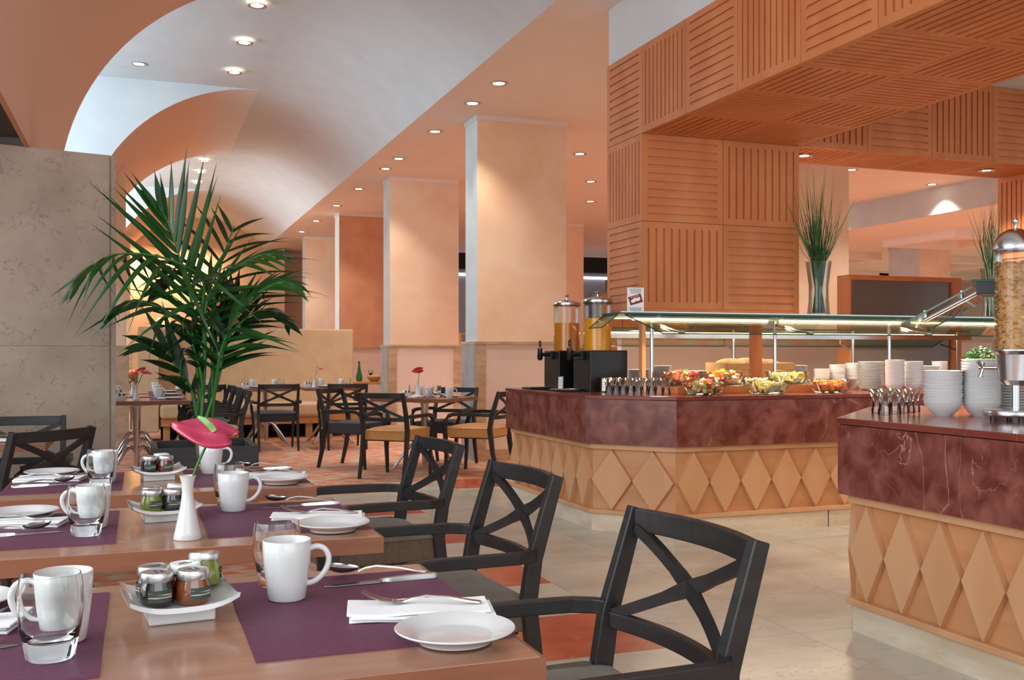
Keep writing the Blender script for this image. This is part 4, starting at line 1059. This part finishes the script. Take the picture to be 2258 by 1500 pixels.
def dish(x, y, rz, label, group):
    t = thing('condiment_dish', label, 'dish', (x, y, ZTT), rz, group)
    n = 12; a = .085; vs = []; vb = []
    for i in range(n + 1):
        for j in range(n + 1):
            u = -1 + 2 * i / n; v = -1 + 2 * j / n
            z = .026 + .017 * abs(u) ** 3 + .007 * v ** 4
            vs.append((u * a, v * a * (.95 + .05 * u * u), z)); vb.append((u * a * .985, v * a * .985, z - .008))
    m2 = len(vs); b = B(); fs = []
    for i in range(n):
        for j in range(n):
            q = i * (n + 1) + j; fs.append((q, q + n + 1, q + n + 2, q + 1)); fs.append((m2 + q, m2 + q + 1, m2 + q + n + 2, m2 + q + n + 1))
    rim = [i * (n + 1) for i in range(n + 1)] + [n * (n + 1) + j for j in range(1, n + 1)] + [i * (n + 1) + n for i in range(n - 1, -1, -1)] + [j for j in range(n - 1, 0, -1)]
    fs += [(rim[k], rim[(k + 1) % len(rim)], m2 + rim[(k + 1) % len(rim)], m2 + rim[k]) for k in range(len(rim))]
    b.add(vs + vb, fs).obj('tray', 'porcelain', t, 60)
    B().box(-.052, -.048, 0, .052, .048, .024).obj('foot', 'porcelain', t, bev=.003)
    return t
JB = {}
for k in ('jam_black', 'jam_amber', 'jam_green', 'jam_red'):
    JB[k] = B().lathe([(0, 0), (.019, 0), (.0215, .003), (.0225, .012), (.0215, .027), (.019, .033), (.019, .036), (0, .036)], 24).mesh('jar_body', k, 50)
LDS = B().lathe([(.0205, .034), (.0212, .036), (.0212, .043), (.0200, .046), (.015, .0465), (.014, .0455), (0, .0455)], 24).mesh('lid', 'lid_silver', 40)
LDW = LDS.copy(); LDW.materials.clear(); LDW.materials.append(MATS['lid_white'])
LBL = B().lathe([(.0229, .008), (.0225, .024)], 24).mesh('paper_label', 'jar_label', 60)
LBP = B(); LBP.add([(.0232 * math.cos(R(a)), .0232 * math.sin(R(a)), z) for a in range(-40, 41, 10) for z in (.008, .024)], [(i * 2, i * 2 + 2, i * 2 + 3, i * 2 + 1) for i in range(8)])
LBP = LBP.mesh('paper_label', 'jar_label', 60)
TXD = B().box(-.010, -.003, .0456, .010, .0, .0459).add([(-.006, .004, .0459), (.006, .004, .0459), (.006, .007, .0459), (-.006, .007, .0459)], [(0, 1, 2, 3)]).mesh('lid_print', 'ink', None)
def jar(x, y, z, rz, jam, white, label, group, tilt=0):
    t = thing('jam_jar', label, 'jar', (x, y, z), rz, group); t.rotation_euler = (tilt, 0, rz); t.scale = (1.24, 1.24, 1.2)
    link('jar_body', JB[jam], t); l = link('lid', LDW if white else LDS, t); link('lid_print', TXD, l); link('paper_label', LBP, t)
    return t
VAS = B().lathe([(0, 0), (.031, 0), (.033, .003), (.030, .016), (.0225, .05), (.0155, .085), (.0125, .11), (.0135, .13), (.018, .147), (.0195, .150), (.0180, .150), (.0115, .13), (.0105, .11), (0, .10)], 36).mesh('bud_vase', 'porcelain', 60)
def vase(x, y, label, z=ZTT, group=None): return tag(link('bud_vase', VAS, None, (x, y, z)), label, 'vase', group)

# ------------------------------------------------------------------ the three breakfast tables
TD = ['honey-jar table', 'anthurium table', 'table by the planter']
for k, y0 in enumerate(TY):
    d = TD[k]; zm = ZTT + .0027
    mat_(.155, y0 + .113, .546, y0 + .63, 'purple woven placemat at the chair end of the ' + d, 'purple placemats on the breakfast tables')
    mat_(-.408, y0 + .118, -.05, y0 + .635, 'purple woven placemat at the far end of the %s from the chair' % d, 'purple placemats on the breakfast tables')
    mug(.246, y0 + (.47, .52, .48)[k], R(-12), 'white mug with handle beside the spoon on the ' + d, zm, 'white mugs on the breakfast tables')
    glass(.243, y0 + (.585, .62, .58)[k], 'water glass hidden behind the mug near the spoon on the ' + d, zm, 'water glasses on the breakfast tables')
    lay('spoon', SPN, (.343, y0 + .622), (.545, y0 + .570), zm + .006, 'steel soup spoon resting across the knife on the ' + d, 'spoon', 'steel cutlery')
    lay('table_knife', KNF, (.322, y0 + .535), (.548, y0 + .552), zm, 'steel table knife under the spoon on the ' + d, 'knife', 'steel cutlery')
    napkin(.442, y0 + .290, .235, .105, R(-12), 'folded white napkin under the fork beside the plate on the ' + d, zm, 'folded napkins on the breakfast tables')
    lay('fork', FRK, (.350, y0 + .335), (.545, y0 + .268), zm + .0145, 'steel fork lying on the napkin by the plate on the ' + d, 'fork', 'steel cutlery')
    plate(.449, y0 + .118, 'white side plate at the corner nearest the chair on the ' + d, zm, 'white side plates on the breakfast tables')
    # opposite setting
    mug(-.107, y0 + (.32, .36, .345)[k], R(172), 'white mug behind the glass away from the chair on the ' + d, zm, 'white mugs on the breakfast tables')
    glass(-.118, y0 + (.232, .25, .245)[k], 'water glass in front of the mug away from the chair on the ' + d, zm, 'water glasses on the breakfast tables')
    plate(-.290, y0 + .585, 'white side plate at the end away from the chair on the ' + d, zm, 'white side plates on the breakfast tables')
    napkin(-.285, y0 + .455, .215, .10, R(168), 'folded white napkin away from the chair on the ' + d, zm, 'folded napkins on the breakfast tables')
    lay('fork', FRK, (-.185, y0 + .435), (-.375, y0 + .478), zm + .0145, 'steel fork on the napkin away from the chair on the ' + d, 'fork', 'steel cutlery')
    lay('spoon', SPN, (-.205, y0 + .345), (-.395, y0 + .272), zm + .006, 'steel spoon resting on the knife away from the chair on the ' + d, 'spoon', 'steel cutlery')
    lay('table_knife', KNF, (-.168, y0 + .315), (-.395, y0 + .288), zm, 'steel table knife away from the chair on the ' + d, 'knife', 'steel cutlery')
    g = 'white condiment dishes'
    dx, dy = .062, y0 + (.42, .445, .385)[k]
    dish(dx, dy, R(6), 'white square dish with upturned edges on the ' + d, g)
    zd = ZTT + .0275; g = 'little jam jars in the dishes'
    if k == 0:
        jar(dx - 0.034, dy - 0.026, zd, R(-80), 'jam_black', False, 'jar of black jam at the front of the dish on the honey-jar table', g)
        jar(dx + 0.022, dy - 0.026, zd, R(-60), 'jam_amber', False, 'jar of amber honey with silver lid at the front of the dish', g)
        jar(dx - 0.038, dy + 0.026, zd, R(200), 'jam_black', False, 'jar with red lettered silver lid behind the black jam', g)
        jar(dx + 0.011, dy + 0.029, zd, R(30), 'jam_red', True, 'jar with white printed lid behind the honey', g)
        jar(dx + 0.045, dy + 0.048, zd + .012, R(10), 'jam_green', False, 'jar tilted on the raised edge of the honey-jar dish', g, R(-8))
    elif k == 1:
        jar(dx - 0.031, dy - 0.022, zd, R(-60), 'jam_green', False, 'jar of green olive spread in the dish on the anthurium table', g)
        jar(dx + 0.022, dy - 0.019, zd, R(-70), 'jam_black', False, 'jar of dark jam beside the vase on the anthurium table', g)
        jar(dx - 0.029, dy + 0.034, zd, R(100), 'jam_red', False, 'jar with tarnished lid behind the green spread', g)
        jar(dx + 0.027, dy + 0.036, zd + .004, R(100), 'jam_black', True, 'jar with tilted white lid on the anthurium table', g, R(10))
    else:
        jar(dx - 0.029, dy - 0.014, zd, R(-80), 'jam_black', False, 'jar of black jam in the dish by the planter', g)
        jar(dx + 0.025, dy - 0.010, zd, R(-60), 'jam_red', False, 'jar of dark red jam in the dish by the planter', g)
        jar(dx + 0.013, dy + 0.041, zd + .003, R(50), 'jam_amber', True, 'jar with white lid at the back of the dish by the planter', g)
vase(.108, TY[1] + .125, 'white flared bud vase holding the magenta anthurium')
# anthurium: stem, spathe, spadix
def anthurium(base, top, rz, tilt, size, mat, label, group=None):
    t = thing('anthurium', label, 'flower', base, 0, group)
    tp = Vector(top) - Vector(base)
    B().tube(bez((0, 0, 0), (tp.x * .35, tp.y * .35, tp.z * .55), tp, 8), .0032 if size > .05 else .0025, 8).obj('stem', 'stem', t, smooth=60)
    n, mm = 14, 10; vs = []
    for i in range(n + 1):
        v = i / n                                     # along midrib, 0 = lobes, 1 = tip
        for j in range(mm + 1):
            u = -1 + 2 * j / mm
            wid = .80 * (math.sin(math.pi * min(1, v * .93 + .07)) ** .6) * (1 - .62 * v)
            x = -.42 + 1.95 * v - .30 * abs(u) * (1 - v) ** 3
            if v < .12: x -= 0.10 * math.sin(abs(u) * math.pi)
            z = -.16 * u * u * wid + .10 * math.sin(v * 9 + u * 3) * .35 - .32 * (v - .25) ** 2 + .05 * math.cos(u * 8) * (1 - v)
            vs.append((x * size, u * wid * size, z * size))
    fs = [(i * (mm + 1) + j, (i + 1) * (mm + 1) + j, (i + 1) * (mm + 1) + j + 1, i * (mm + 1) + j + 1) for i in range(n) for j in range(mm)]
    m = Matrix.Translation(tp) @ Matrix.Rotation(rz, 4, 'Z') @ Matrix.Rotation(tilt[1], 4, 'Y') @ Matrix.Rotation(tilt[0], 4, 'X')
    sp_ = B().add(vs, fs).tf(m).obj('spathe', mat, t, 180)
    md = sp_.modifiers.new('thick', 'SOLIDIFY'); md.thickness = .0018
    B().tube([m @ Vector(p) for p in ((0, 0, .004), (.10 * size, 0, .25 * size), (.32 * size, 0, .45 * size), (.5 * size, 0, .52 * size))], [.0055 * size / .06, .006 * size / .06, .0055 * size / .06, .0025 * size / .06], 10).obj('spadix', 'spadix', t, smooth=60)
    return t
vb = Vector((.108, TY[1] + .125, ZTT + .105))
vt = atD(472, 952, 2.40)
anthurium(vb, vt, R(180 - 25), (R(-42), R(-14)), .074, 'anthurium_red', 'large glossy magenta anthurium bloom on a bent green stem', 'anthurium flowers')
# ================================================================== PALM IN ITS PLANTER
DP = 5.95; KS = .77
pc_ = atD(455, 985, DP)
pl = thing('planter', 'low charcoal square planter box holding the palm', 'planter', (pc_.x, pc_.y + .30, 0), R(0))
w_, h_ = .30, .635
for s, (x0, y0, x1, y1) in enumerate(((-w_, -w_, w_, -w_ + .035), (-w_, w_ - .035, w_, w_), (-w_, -w_ + .035, -w_ + .035, w_ - .035), (w_ - .035, -w_ + .035, w_, w_ - .035))):
    B().box(x0, y0, .02, x1, y1, h_).obj('side_board', 'planter', pl, bev=.004)
B().box(-w_ + .03, -w_ + .03, 0, w_ - .03, w_ - .03, .57).obj('soil', 'soil', pl)
PB0 = Vector((pc_.x, pc_.y + .30, .57))
palm = thing('palm', 'potted palm with long arching green fronds rising from the planter', 'palm', PB0)
random.seed(21)
CAMV = (-S_, -C_, .15)
def leaflet_mesh(L, W, droop, k):
    key = (k)
    b = B(); n = 9; vs = []
    for i in range(n + 1):
        q = i / n; wv = W * (math.sin(math.pi * (q * .80 + .12)) ** .8) * (1 - q ** 2.2) * 1.12; wv = max(wv, .0006)
        x = L * q * (1 - .25 * min(droop, 1) * q); z = -droop * L * q * q; zc = z - .22 * wv
        vs += [(x, -wv, z), (x, 0, zc), (x, wv, z)]
    fs = []
    for i in range(n):
        a = i * 3; fs += [(a, a + 3, a + 4, a + 1), (a + 1, a + 4, a + 5, a + 2)]
    return b.add(vs, fs)
def frond(pts, depth, nl, Lm, ang, droop, nrm, W=.017, t0=.30, mat='leaf', wf_=.6):
    """pts: picture points from the base up; depth: offset in depth per point; nrm: direction the frond faces"""
    Lm *= KS; W *= KS
    P = [atD(px, py, DP + .30 * C_ + dz * KS) - PB0 for (px, py), dz in zip(pts, depth)]
    P = [Vector((0, 0, 0)) + Vector((random.uniform(-.06, .06), random.uniform(-.06, .06), 0))] + P
    path = smooth_path(P, 5); n = len(path)
    f = B().tube(path, [.009 * (1 - i / n) + .003 for i in range(n)], 7).obj('frond', 'stem', palm, 60)
    nv_ = Vector(nrm).normalized()
    ln = [0]
    for a, b_ in zip(path[:-1], path[1:]): ln.append(ln[-1] + (b_ - a).length)
    for i in range(nl):
        q = t0 + (1 - t0) * (i + .5) / nl; s = q * ln[-1]
        k = max(j for j in range(n) if ln[j] <= s); k = min(k, n - 2)
        p = path[k].lerp(path[k + 1], (s - ln[k]) / max(1e-6, ln[k + 1] - ln[k]))
        d = (path[k + 1] - path[k]).normalized()
        side = d.cross(nv_).normalized(); u = (q - t0) / (1 - t0)
        for sg_ in (-1, 1):
            an = R(ang * (1 - (.72 if droop < .3 else .45) * u) + random.uniform(-6, 6))
            dr = (d * math.cos(an) + side * sg_ * math.sin(an)).normalized()
            L_ = Lm * (.72 + .5 * math.sin(math.pi * min(1, u * .9 + .12)) - .42 * u) * random.uniform(.85, 1.1)
            x = dr; yc = Vector(CAMV).cross(x); yu = Vector((0, 0, 1)).cross(x)
            y = (yc.normalized() * wf_ + yu.normalized() * (1 - wf_) * (1 if yu.dot(yc) >= 0 else -1)) if yu.length > .1 and yc.length > .1 else (yc if yc.length > yu.length else yu)
            y = y.normalized(); z = x.cross(y)
            if z.z < 0: y = -y; z = -z
            dp = droop * random.uniform(.75, 1.3) * (1 - abs(x.z) * .6) if x.z > -.5 else .02
            me = leaflet_mesh(L_, W * random.uniform(.8, 1.15), dp, 0)
            m = Matrix((x, y, z)).transposed().to_4x4(); m.translation = p
            me.tf(m).obj('leaflet', mat, f, 180)
# picture traces of the fronds; the stems all rise from the planter
frond([(440, 800), (425, 680), (402, 590), (374, 500), (352, 455)], [0, -.05, -.1, -.12, -.12], 11, .86, 42, .02, CAMV, .027, .52)
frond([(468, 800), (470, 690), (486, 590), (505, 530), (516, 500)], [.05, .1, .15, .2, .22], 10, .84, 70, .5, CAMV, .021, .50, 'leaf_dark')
frond([(450, 800), (446, 690), (448, 620), (405, 585), (330, 562), (250, 562), (200, 592), (165, 640)], [-.02, -.05, -.12, -.25, -.35, -.42, -.45, -.46], 15, .60, 76, 1.1, (0, -.2, 1), .021, .42)
frond([(452, 800), (452, 690), (470, 640), (520, 590), (570, 565), (610, 560)], [-.02, -.05, -.05, -.15, -.2, -.2], 12, .62, 62, .5, (0, -.4, 1), .021, .44)
frond([(476, 840), (492, 760), (528, 690), (572, 645), (620, 622), (655, 630)], [-.05, -.12, -.2, -.26, -.3, -.32], 13, .58, 56, .6, (.2, -.55, 1), .023, .36)
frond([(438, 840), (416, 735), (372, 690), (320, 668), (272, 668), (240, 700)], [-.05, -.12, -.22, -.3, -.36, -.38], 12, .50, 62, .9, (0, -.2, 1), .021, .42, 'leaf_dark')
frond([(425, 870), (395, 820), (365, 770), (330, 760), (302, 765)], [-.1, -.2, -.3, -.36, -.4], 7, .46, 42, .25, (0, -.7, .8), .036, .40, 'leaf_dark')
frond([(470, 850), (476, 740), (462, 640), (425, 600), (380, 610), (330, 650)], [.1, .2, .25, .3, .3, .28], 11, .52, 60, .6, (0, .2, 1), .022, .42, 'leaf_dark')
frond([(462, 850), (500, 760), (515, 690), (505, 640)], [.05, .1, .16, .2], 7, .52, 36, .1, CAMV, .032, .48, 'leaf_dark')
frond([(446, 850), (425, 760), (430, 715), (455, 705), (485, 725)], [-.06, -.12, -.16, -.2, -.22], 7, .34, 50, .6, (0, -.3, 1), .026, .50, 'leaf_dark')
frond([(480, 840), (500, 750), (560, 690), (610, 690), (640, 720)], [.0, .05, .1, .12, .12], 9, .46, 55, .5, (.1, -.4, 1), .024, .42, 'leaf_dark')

# ================================================================== BANQUETTE
bq = thing('banquette', 'long tan leather banquette with high straight back', 'bench', (0, 14.5, 0))
X0, X1 = .27, 3.02
for i in range(1):
    B().box(X0, .62, .12, X1, .74, 1.555).obj('backrest', 'leather', bq, bev=.02, seg=3)
B().box(X0, .0, .30, X1, .62, .50).obj('seat', 'leather', bq, bev=.05, seg=4)
B().box(X0 + .01, .05, .20, X1 - .01, .62, .30).obj('base_board', 'oak', bq, bev=.004)
for i in range(5):
    x = X0 + .04 + i * (X1 - X0 - .18) / 4; B().box(x, .09, 0, x + .09, .2, .20).obj('leg', 'oak', bq, bev=.004)
B().box(X0 + .02, .45, 0, X1 - .02, .62, .20).obj('plinth', 'dark_blind', bq)
b = B().box(X0 - .28, .1, .12, X0 - .01, .74, 1.555); b.obj('end_cushion', 'leather', bq, bev=.02, seg=3)

# ------------------------------------------------------------------ settings on the far tables
def far_setting(x, y, ang, d, withglass=True, deep=.0):
    """small place setting; ang = direction (degrees) in which the guest sits"""
    g = 'crockery on the tables further back'
    ax = (math.cos(R(ang)), math.sin(R(ang))); bx = (-ax[1], ax[0])
    def q(a, b_): return (x + ax[0] * a + bx[0] * b_, y + ax[1] * a + bx[1] * b_)
    w, dd = .34 - deep, .46
    c_ = q(0, 0); mat_(c_[0] - w / 2, c_[1] - dd / 2, c_[0] + w / 2, c_[1] + dd / 2, 'purple placemat ' + d, g, rz=R(ang))
    p = q(.05, -.14); plate(p[0], p[1], 'white side plate ' + d, ZTT + .0027, g)
    p = q(-.09, .10); mug(p[0], p[1], R(ang) - .3, 'white mug ' + d, ZTT + .0027, g)
    if withglass: p = q(-.08, .19); glass(p[0], p[1], 'water glass ' + d, ZTT + .0027, g)
    p = q(.0, -.01); napkin(p[0], p[1], .2, .09, R(ang), 'folded napkin ' + d, ZTT + .0027, g)
for k, (y, nm) in enumerate(((10.1, 'on the table at the stone wall end'), (11.1, 'on the table next behind the stone wall end'), (12.05, 'on the third table behind the stone wall end'))):
    far_setting(.27, y + .36, 0, nm, k < 2)
    if k < 2: far_setting(-.30, y + .34, 180, nm + ', bench side')
def caddy(x, y, label, z=ZTT):
    t = thing('sugar_caddy', label, 'caddy', (x, y, z), .2, 'sugar caddies')
    B().box(-.045, -.03, 0, .045, .03, .045).obj('holder', 'porcelain', t, bev=.003)
    for k in range(4):
        B().box(-.035 + k * .018, -.02, .03, -.022 + k * .018, .02, .068).obj('sachet', 'sugar_blue' if k % 2 else 'sign_paper', t)
def far_flower(x, y, dx, dz, size, mat, label, vlabel, rz=0, tilt=(R(40), R(10))):
    vase(x, y, vlabel, ZTT, 'bud vases on the tables further back')
    anthurium((x, y, ZTT + .105), (x + dx, y - .02, ZTT + dz), rz, tilt, size, mat, label, 'anthurium flowers')
far_flower(-.02, 10.26, .07, .275, .055, 'anthurium_scarlet', 'red anthurium leaning from the vase at the stone wall end', 'white bud vase on the table at the stone wall end', R(20))
far_flower(-.06, 11.30, .10, .29, .05, 'anthurium_scarlet', 'red anthurium on the table next behind the stone wall end', 'white bud vase on the table next behind the stone wall end', R(200))
caddy(-.16, 10.22, 'white sugar sachet caddy on the table at the stone wall end')
caddy(-.20, 11.24, 'white sugar sachet caddy on the table next behind the stone wall end')
# banquette tables
far_setting(1.57, 13.49, -90, 'on the flowerless banquette table', True, .04); far_setting(1.50, 13.81, 90, 'on the bench side of the flowerless banquette table', True, .04)
far_setting(2.45, 13.49, -90, 'on the banquette table with the drooping flower', True, .04); far_setting(2.40, 13.81, 90, 'on the bench side of the drooping-flower table', True, .04)
far_setting(.72, 13.49, -90, 'on the banquette table behind the palm', True, .04)
caddy(1.28, 13.42, 'white sugar caddy at the corner of the flowerless banquette table'); caddy(2.10, 13.62, 'white sugar caddy beside the drooping red flower')
far_flower(2.17, 13.48, .06, .26, .045, 'anthurium_scarlet', 'small drooping red anthurium on the banquette table', 'white bud vase on the end banquette table', R(10))
far_flower(.46, 13.42, .0, .23, .03, 'anthurium_scarlet', 'small red anthurium in the vase behind the palm', 'white bud vase on the banquette table behind the palm', R(180))
# red-flower table
for an, nm in ((228, 'on the aisle side of the round red-flower table'), (48, 'on the column side of the round red-flower table')):
    far_setting(2.748 + .185 * math.cos(R(an)), 10.07 + .185 * math.sin(R(an)), an, nm, True, .06)
plate(2.748 + .30 * math.cos(R(-42)), 10.07 + .30 * math.sin(R(-42)), 'white side plate at the counter end of the round red-flower table', ZTT, 'crockery on the tables further back')
mug(2.748 + .36 * math.cos(R(-62)), 10.07 + .36 * math.sin(R(-62)), R(-20), 'white mug at the counter end of the round red-flower table', ZTT, 'crockery on the tables further back')
vase(2.66, 10.02, 'white bud vase with the round red flower', ZTT, 'bud vases on the tables further back')
anthurium((2.66, 10.02, ZTT + .105), (2.675, 10.0, ZTT + .28), R(160), (R(70), R(10)), .055, 'anthurium_scarlet', 'round scarlet anthurium standing in its vase by the salmon column', 'anthurium flowers')
caddy(2.56, 10.10, 'white sugar caddy beside the round red flower')
# table by the stone wall
plate(-.55, 5.80, 'white side plate at the corner of the table by the stone wall', ZTT)
mat_(-1.0, 5.55, -.52, 5.95, 'purple placemat on the table by the stone wall', None)
napkin(-.56, 5.62, .2, .09, 0, 'folded napkin on the table by the stone wall', ZTT + .0027)

# ------------------------------------------------------------------ sideboards behind the columns
sb = thing('side_table', 'small dark wooden side table behind the banquette end', 'table', (3.32, 16.3, 0))
B().box(-.42, -.3, .70, .42, .3, .745).obj('table_top', 'oak', sb, bev=.004); B().box(-.05, -.05, 0, .05, .05, .70).obj('leg', 'black_wood', sb); B().box(-.25, -.25, 0, .25, .25, .03).obj('foot', 'black_wood', sb)
bt = thing('wine_bottle', 'tapered green glass bottle on the side table', 'bottle', (3.34, 16.25, ZTT))
B().lathe([(0, 0), (.045, 0), (.055, .02), (.052, .08), (.03, .18), (.016, .26), (.015, .31), (0, .31)], 24).obj('glass', 'bottle_green', bt, 50); B().lathe([(.017, .295), (.017, .325), (0, .325)], 16).obj('cap', 'jam_black', bt, 50)
wg = thing('wine_glass', 'glass of red wine beside the green bottle', 'glass', (3.53, 16.25, ZTT))
B().lathe([(.035, 0), (.03, .004), (.004, .01), (.004, .09), (.02, .105), (.038, .135), (.036, .18), (.034, .18), (.035, .136)], 24).obj('bowl', 'acrylic', wg, 50)
B().lathe([(0, .10), (.02, .107), (.035, .135), (0, .136)], 24).obj('wine', 'wine', wg, 50)
bk = thing('bread_basket', 'round wicker bowl of bread rolls on the side table', 'basket', (3.56, 16.12, ZTT))
B().lathe([(0, 0), (.06, 0), (.11, .05), (.12, .08), (.112, .08), (.10, .05), (0, .015)], 24).obj('basket', 'box_wood', bk, 50)
for i in range(6): tag(B().ico((0, 0, 0), .035, 0, 2, (1.2, 1, .8)).obj('bread_roll', 'bread', None, 60, (3.56 + .05 * math.cos(i * 1.05), 16.12 + .05 * math.sin(i * 1.05), ZTT + .07)), 'pale bread roll in the wicker bowl', 'bread', 'rolls in the wicker bowl')
t = thing('daffodil_glass', 'little glass with a yellow flower on the side table', 'vase', (3.08, 16.2, ZTT))
B().lathe([(0, 0), (.03, 0), (.035, .06), (.033, .06), (0, .01)], 20).obj('glass', 'acrylic', t, 50); B().tube([(0, 0, .02), (0, 0, .11)], .003, 6).obj('stem', 'stem', t); B().ico((0, 0, .12), .02, 0, 1).obj('bloom', 'fruit_yellow', t, 60)
st = thing('waiter_station', 'pale wooden waiter station half hidden behind the salmon column', 'sideboard', (4.9, 16.0, 0))
B().box(-.75, -.25, .98, .5, .3, 1.03).obj('top', 'oak', st, bev=.004); B().box(-.45, -.2, 0, .48, .28, .98).obj('body', 'dado_panel', st); B().box(-.0, -.26, 1.5, .5, .28, 1.53).obj('upper_shelf', 'oak', st)
B().box(.0, -.24, 1.03, .03, .26, 1.5).obj('shelf_side', 'oak', st)
tag(B().lathe([(0, 0), (.12, 0), (.13, .03), (0, .05)], 20).obj('plum_bowl', 'wine', None, 40, (4.75, 15.95, 1.03)), 'flat dark plum bowl on the waiter station', 'bowl')

# ------------------------------------------------------------------ warm far lounge behind the palm
def lamp(x, y, z, s, label):
    t = thing('table_lamp', label, 'lamp', (x, y, z), 0, 'glowing table lamps')
    B().lathe([(.10 * s, .30 * s), (.22 * s, .0 + .02 * s)], 24).obj('shade', 'shade_glow', t, 60)
    B().tube([(0, 0, -.35 * s), (0, 0, .12 * s)], .012, 8).obj('stem', 'steel', t, 40); B().lathe([(0, -.37 * s), (.1 * s, -.37 * s), (.1 * s, -.35 * s), (0, -.34 * s)], 20).obj('base', 'steel', t, 40)
    l = bpy.data.lights.new('lamp_light', 'POINT'); l.energy = 35; l.color = (1, .72, .40); l.shadow_soft_size = .15
    o = bpy.data.objects.new('lamp_light', l); C.objects.link(o); o.location = (x, y, z + .12)
con = thing('console', 'long dark console carrying the lamps behind the banquette', 'console', (1.2, 19.0, 0))
B().box(-1.0, 0, 1.18, 1.6, .5, 1.23).obj('top', 'oak', con); 
for x in (-.95, 1.5): B().box(x, .02, 0, x + .06, .48, 1.18).obj('leg', 'oak', con)
for k, (px, py) in enumerate(((359, 722), (470, 722))):
    p = atD(px, py, 18.6)
    lamp(p.x, 19.25, 1.23 + .37 * .9, .9, ['glowing yellow lamp left of the palm stems above the banquette', 'glowing yellow lamp right of the palm stems above the banquette'][k].replace('left of', 'near the stone pier beside').replace('right of', 'behind'))
lw = struct(B().box(-3.2, 26.0, 0, 3.45, 26.2, 4.6).obj('wall_lounge', 'stucco'))
struct(B().box(1.35, 25.2, 0, 2.3, 25.6, 2.6).obj('wall_lounge_screen', 'stucco_deep'))
for x in (-1.6, -.2, 1.2):
    l = bpy.data.lights.new('lounge_wall_fill', 'AREA'); l.energy = 26; l.color = (1, .72, .42); l.size = .6  # added area lamp without a fixture, brightens the far lounge wall
    o = bpy.data.objects.new('lounge_wall_fill', l); C.objects.link(o); o.location = (x, 25.4, 3.4); o.rotation_euler = (R(35), 0, 0)
# metal cafe chair and table in the lounge
mc = thing('cafe_chair', 'grey metal cafe chair with curved back behind the stone wall end', 'chair', (.12, 17.2, 0), R(80))
B().sweep([(.2, -.22 + .44 * i / 8, .78 + .05 * math.sin(math.pi * i / 8)) for i in range(9)], .02, .10).obj('back_rail', 'metal_chair', mc)
for s in (-1, 1):
    B().tube([(.22, s * .21, 0), (.19, s * .21, .45), (.22, s * .2, .84)], .014, 8).obj('back_leg', 'metal_chair', mc, 50); B().tube([(-.22, s * .2, 0), (-.2, s * .2, .45)], .014, 8).obj('front_leg', 'metal_chair', mc, 50)
B().box(-.22, -.22, .43, .22, .22, .46).obj('seat', 'metal_chair', mc, bev=.01)
for s in (-1, 1): B().tube([(.2, s * .18, .5), (.21, 0, .64), (.22, -s * .18, .78)], .008, 6).obj('back_brace', 'metal_chair', mc, 50)
make_table(-.55, .35, 18.0, 18.7, 'table with fruit bowl in the warm lounge beyond the pier')
fbw = thing('fruit_basket', 'basket heaped with fruit in the warm lounge', 'basket', (-.02, 18.3, ZTT)); B().lathe([(0, 0), (.1, 0), (.2, .1), (.19, .1), (.09, .02), (0, .02)], 24).obj('basket', 'box_wood', fbw, 50)
for i in range(7):
    tag(B().ico((0, 0, 0), .06, 0, 2).obj('fruit', ['fruit_orange', 'fruit_red', 'fruit_green', 'fruit_yellow'][i % 4], None, 60, (-.02 + .11 * math.cos(i * .9), 18.3 + .11 * math.sin(i * .9), ZTT + .12)), ['orange', 'red', 'green', 'yellow'][i % 4] + ' fruit in the basket of the warm lounge', 'fruit', 'fruit in the lounge basket')
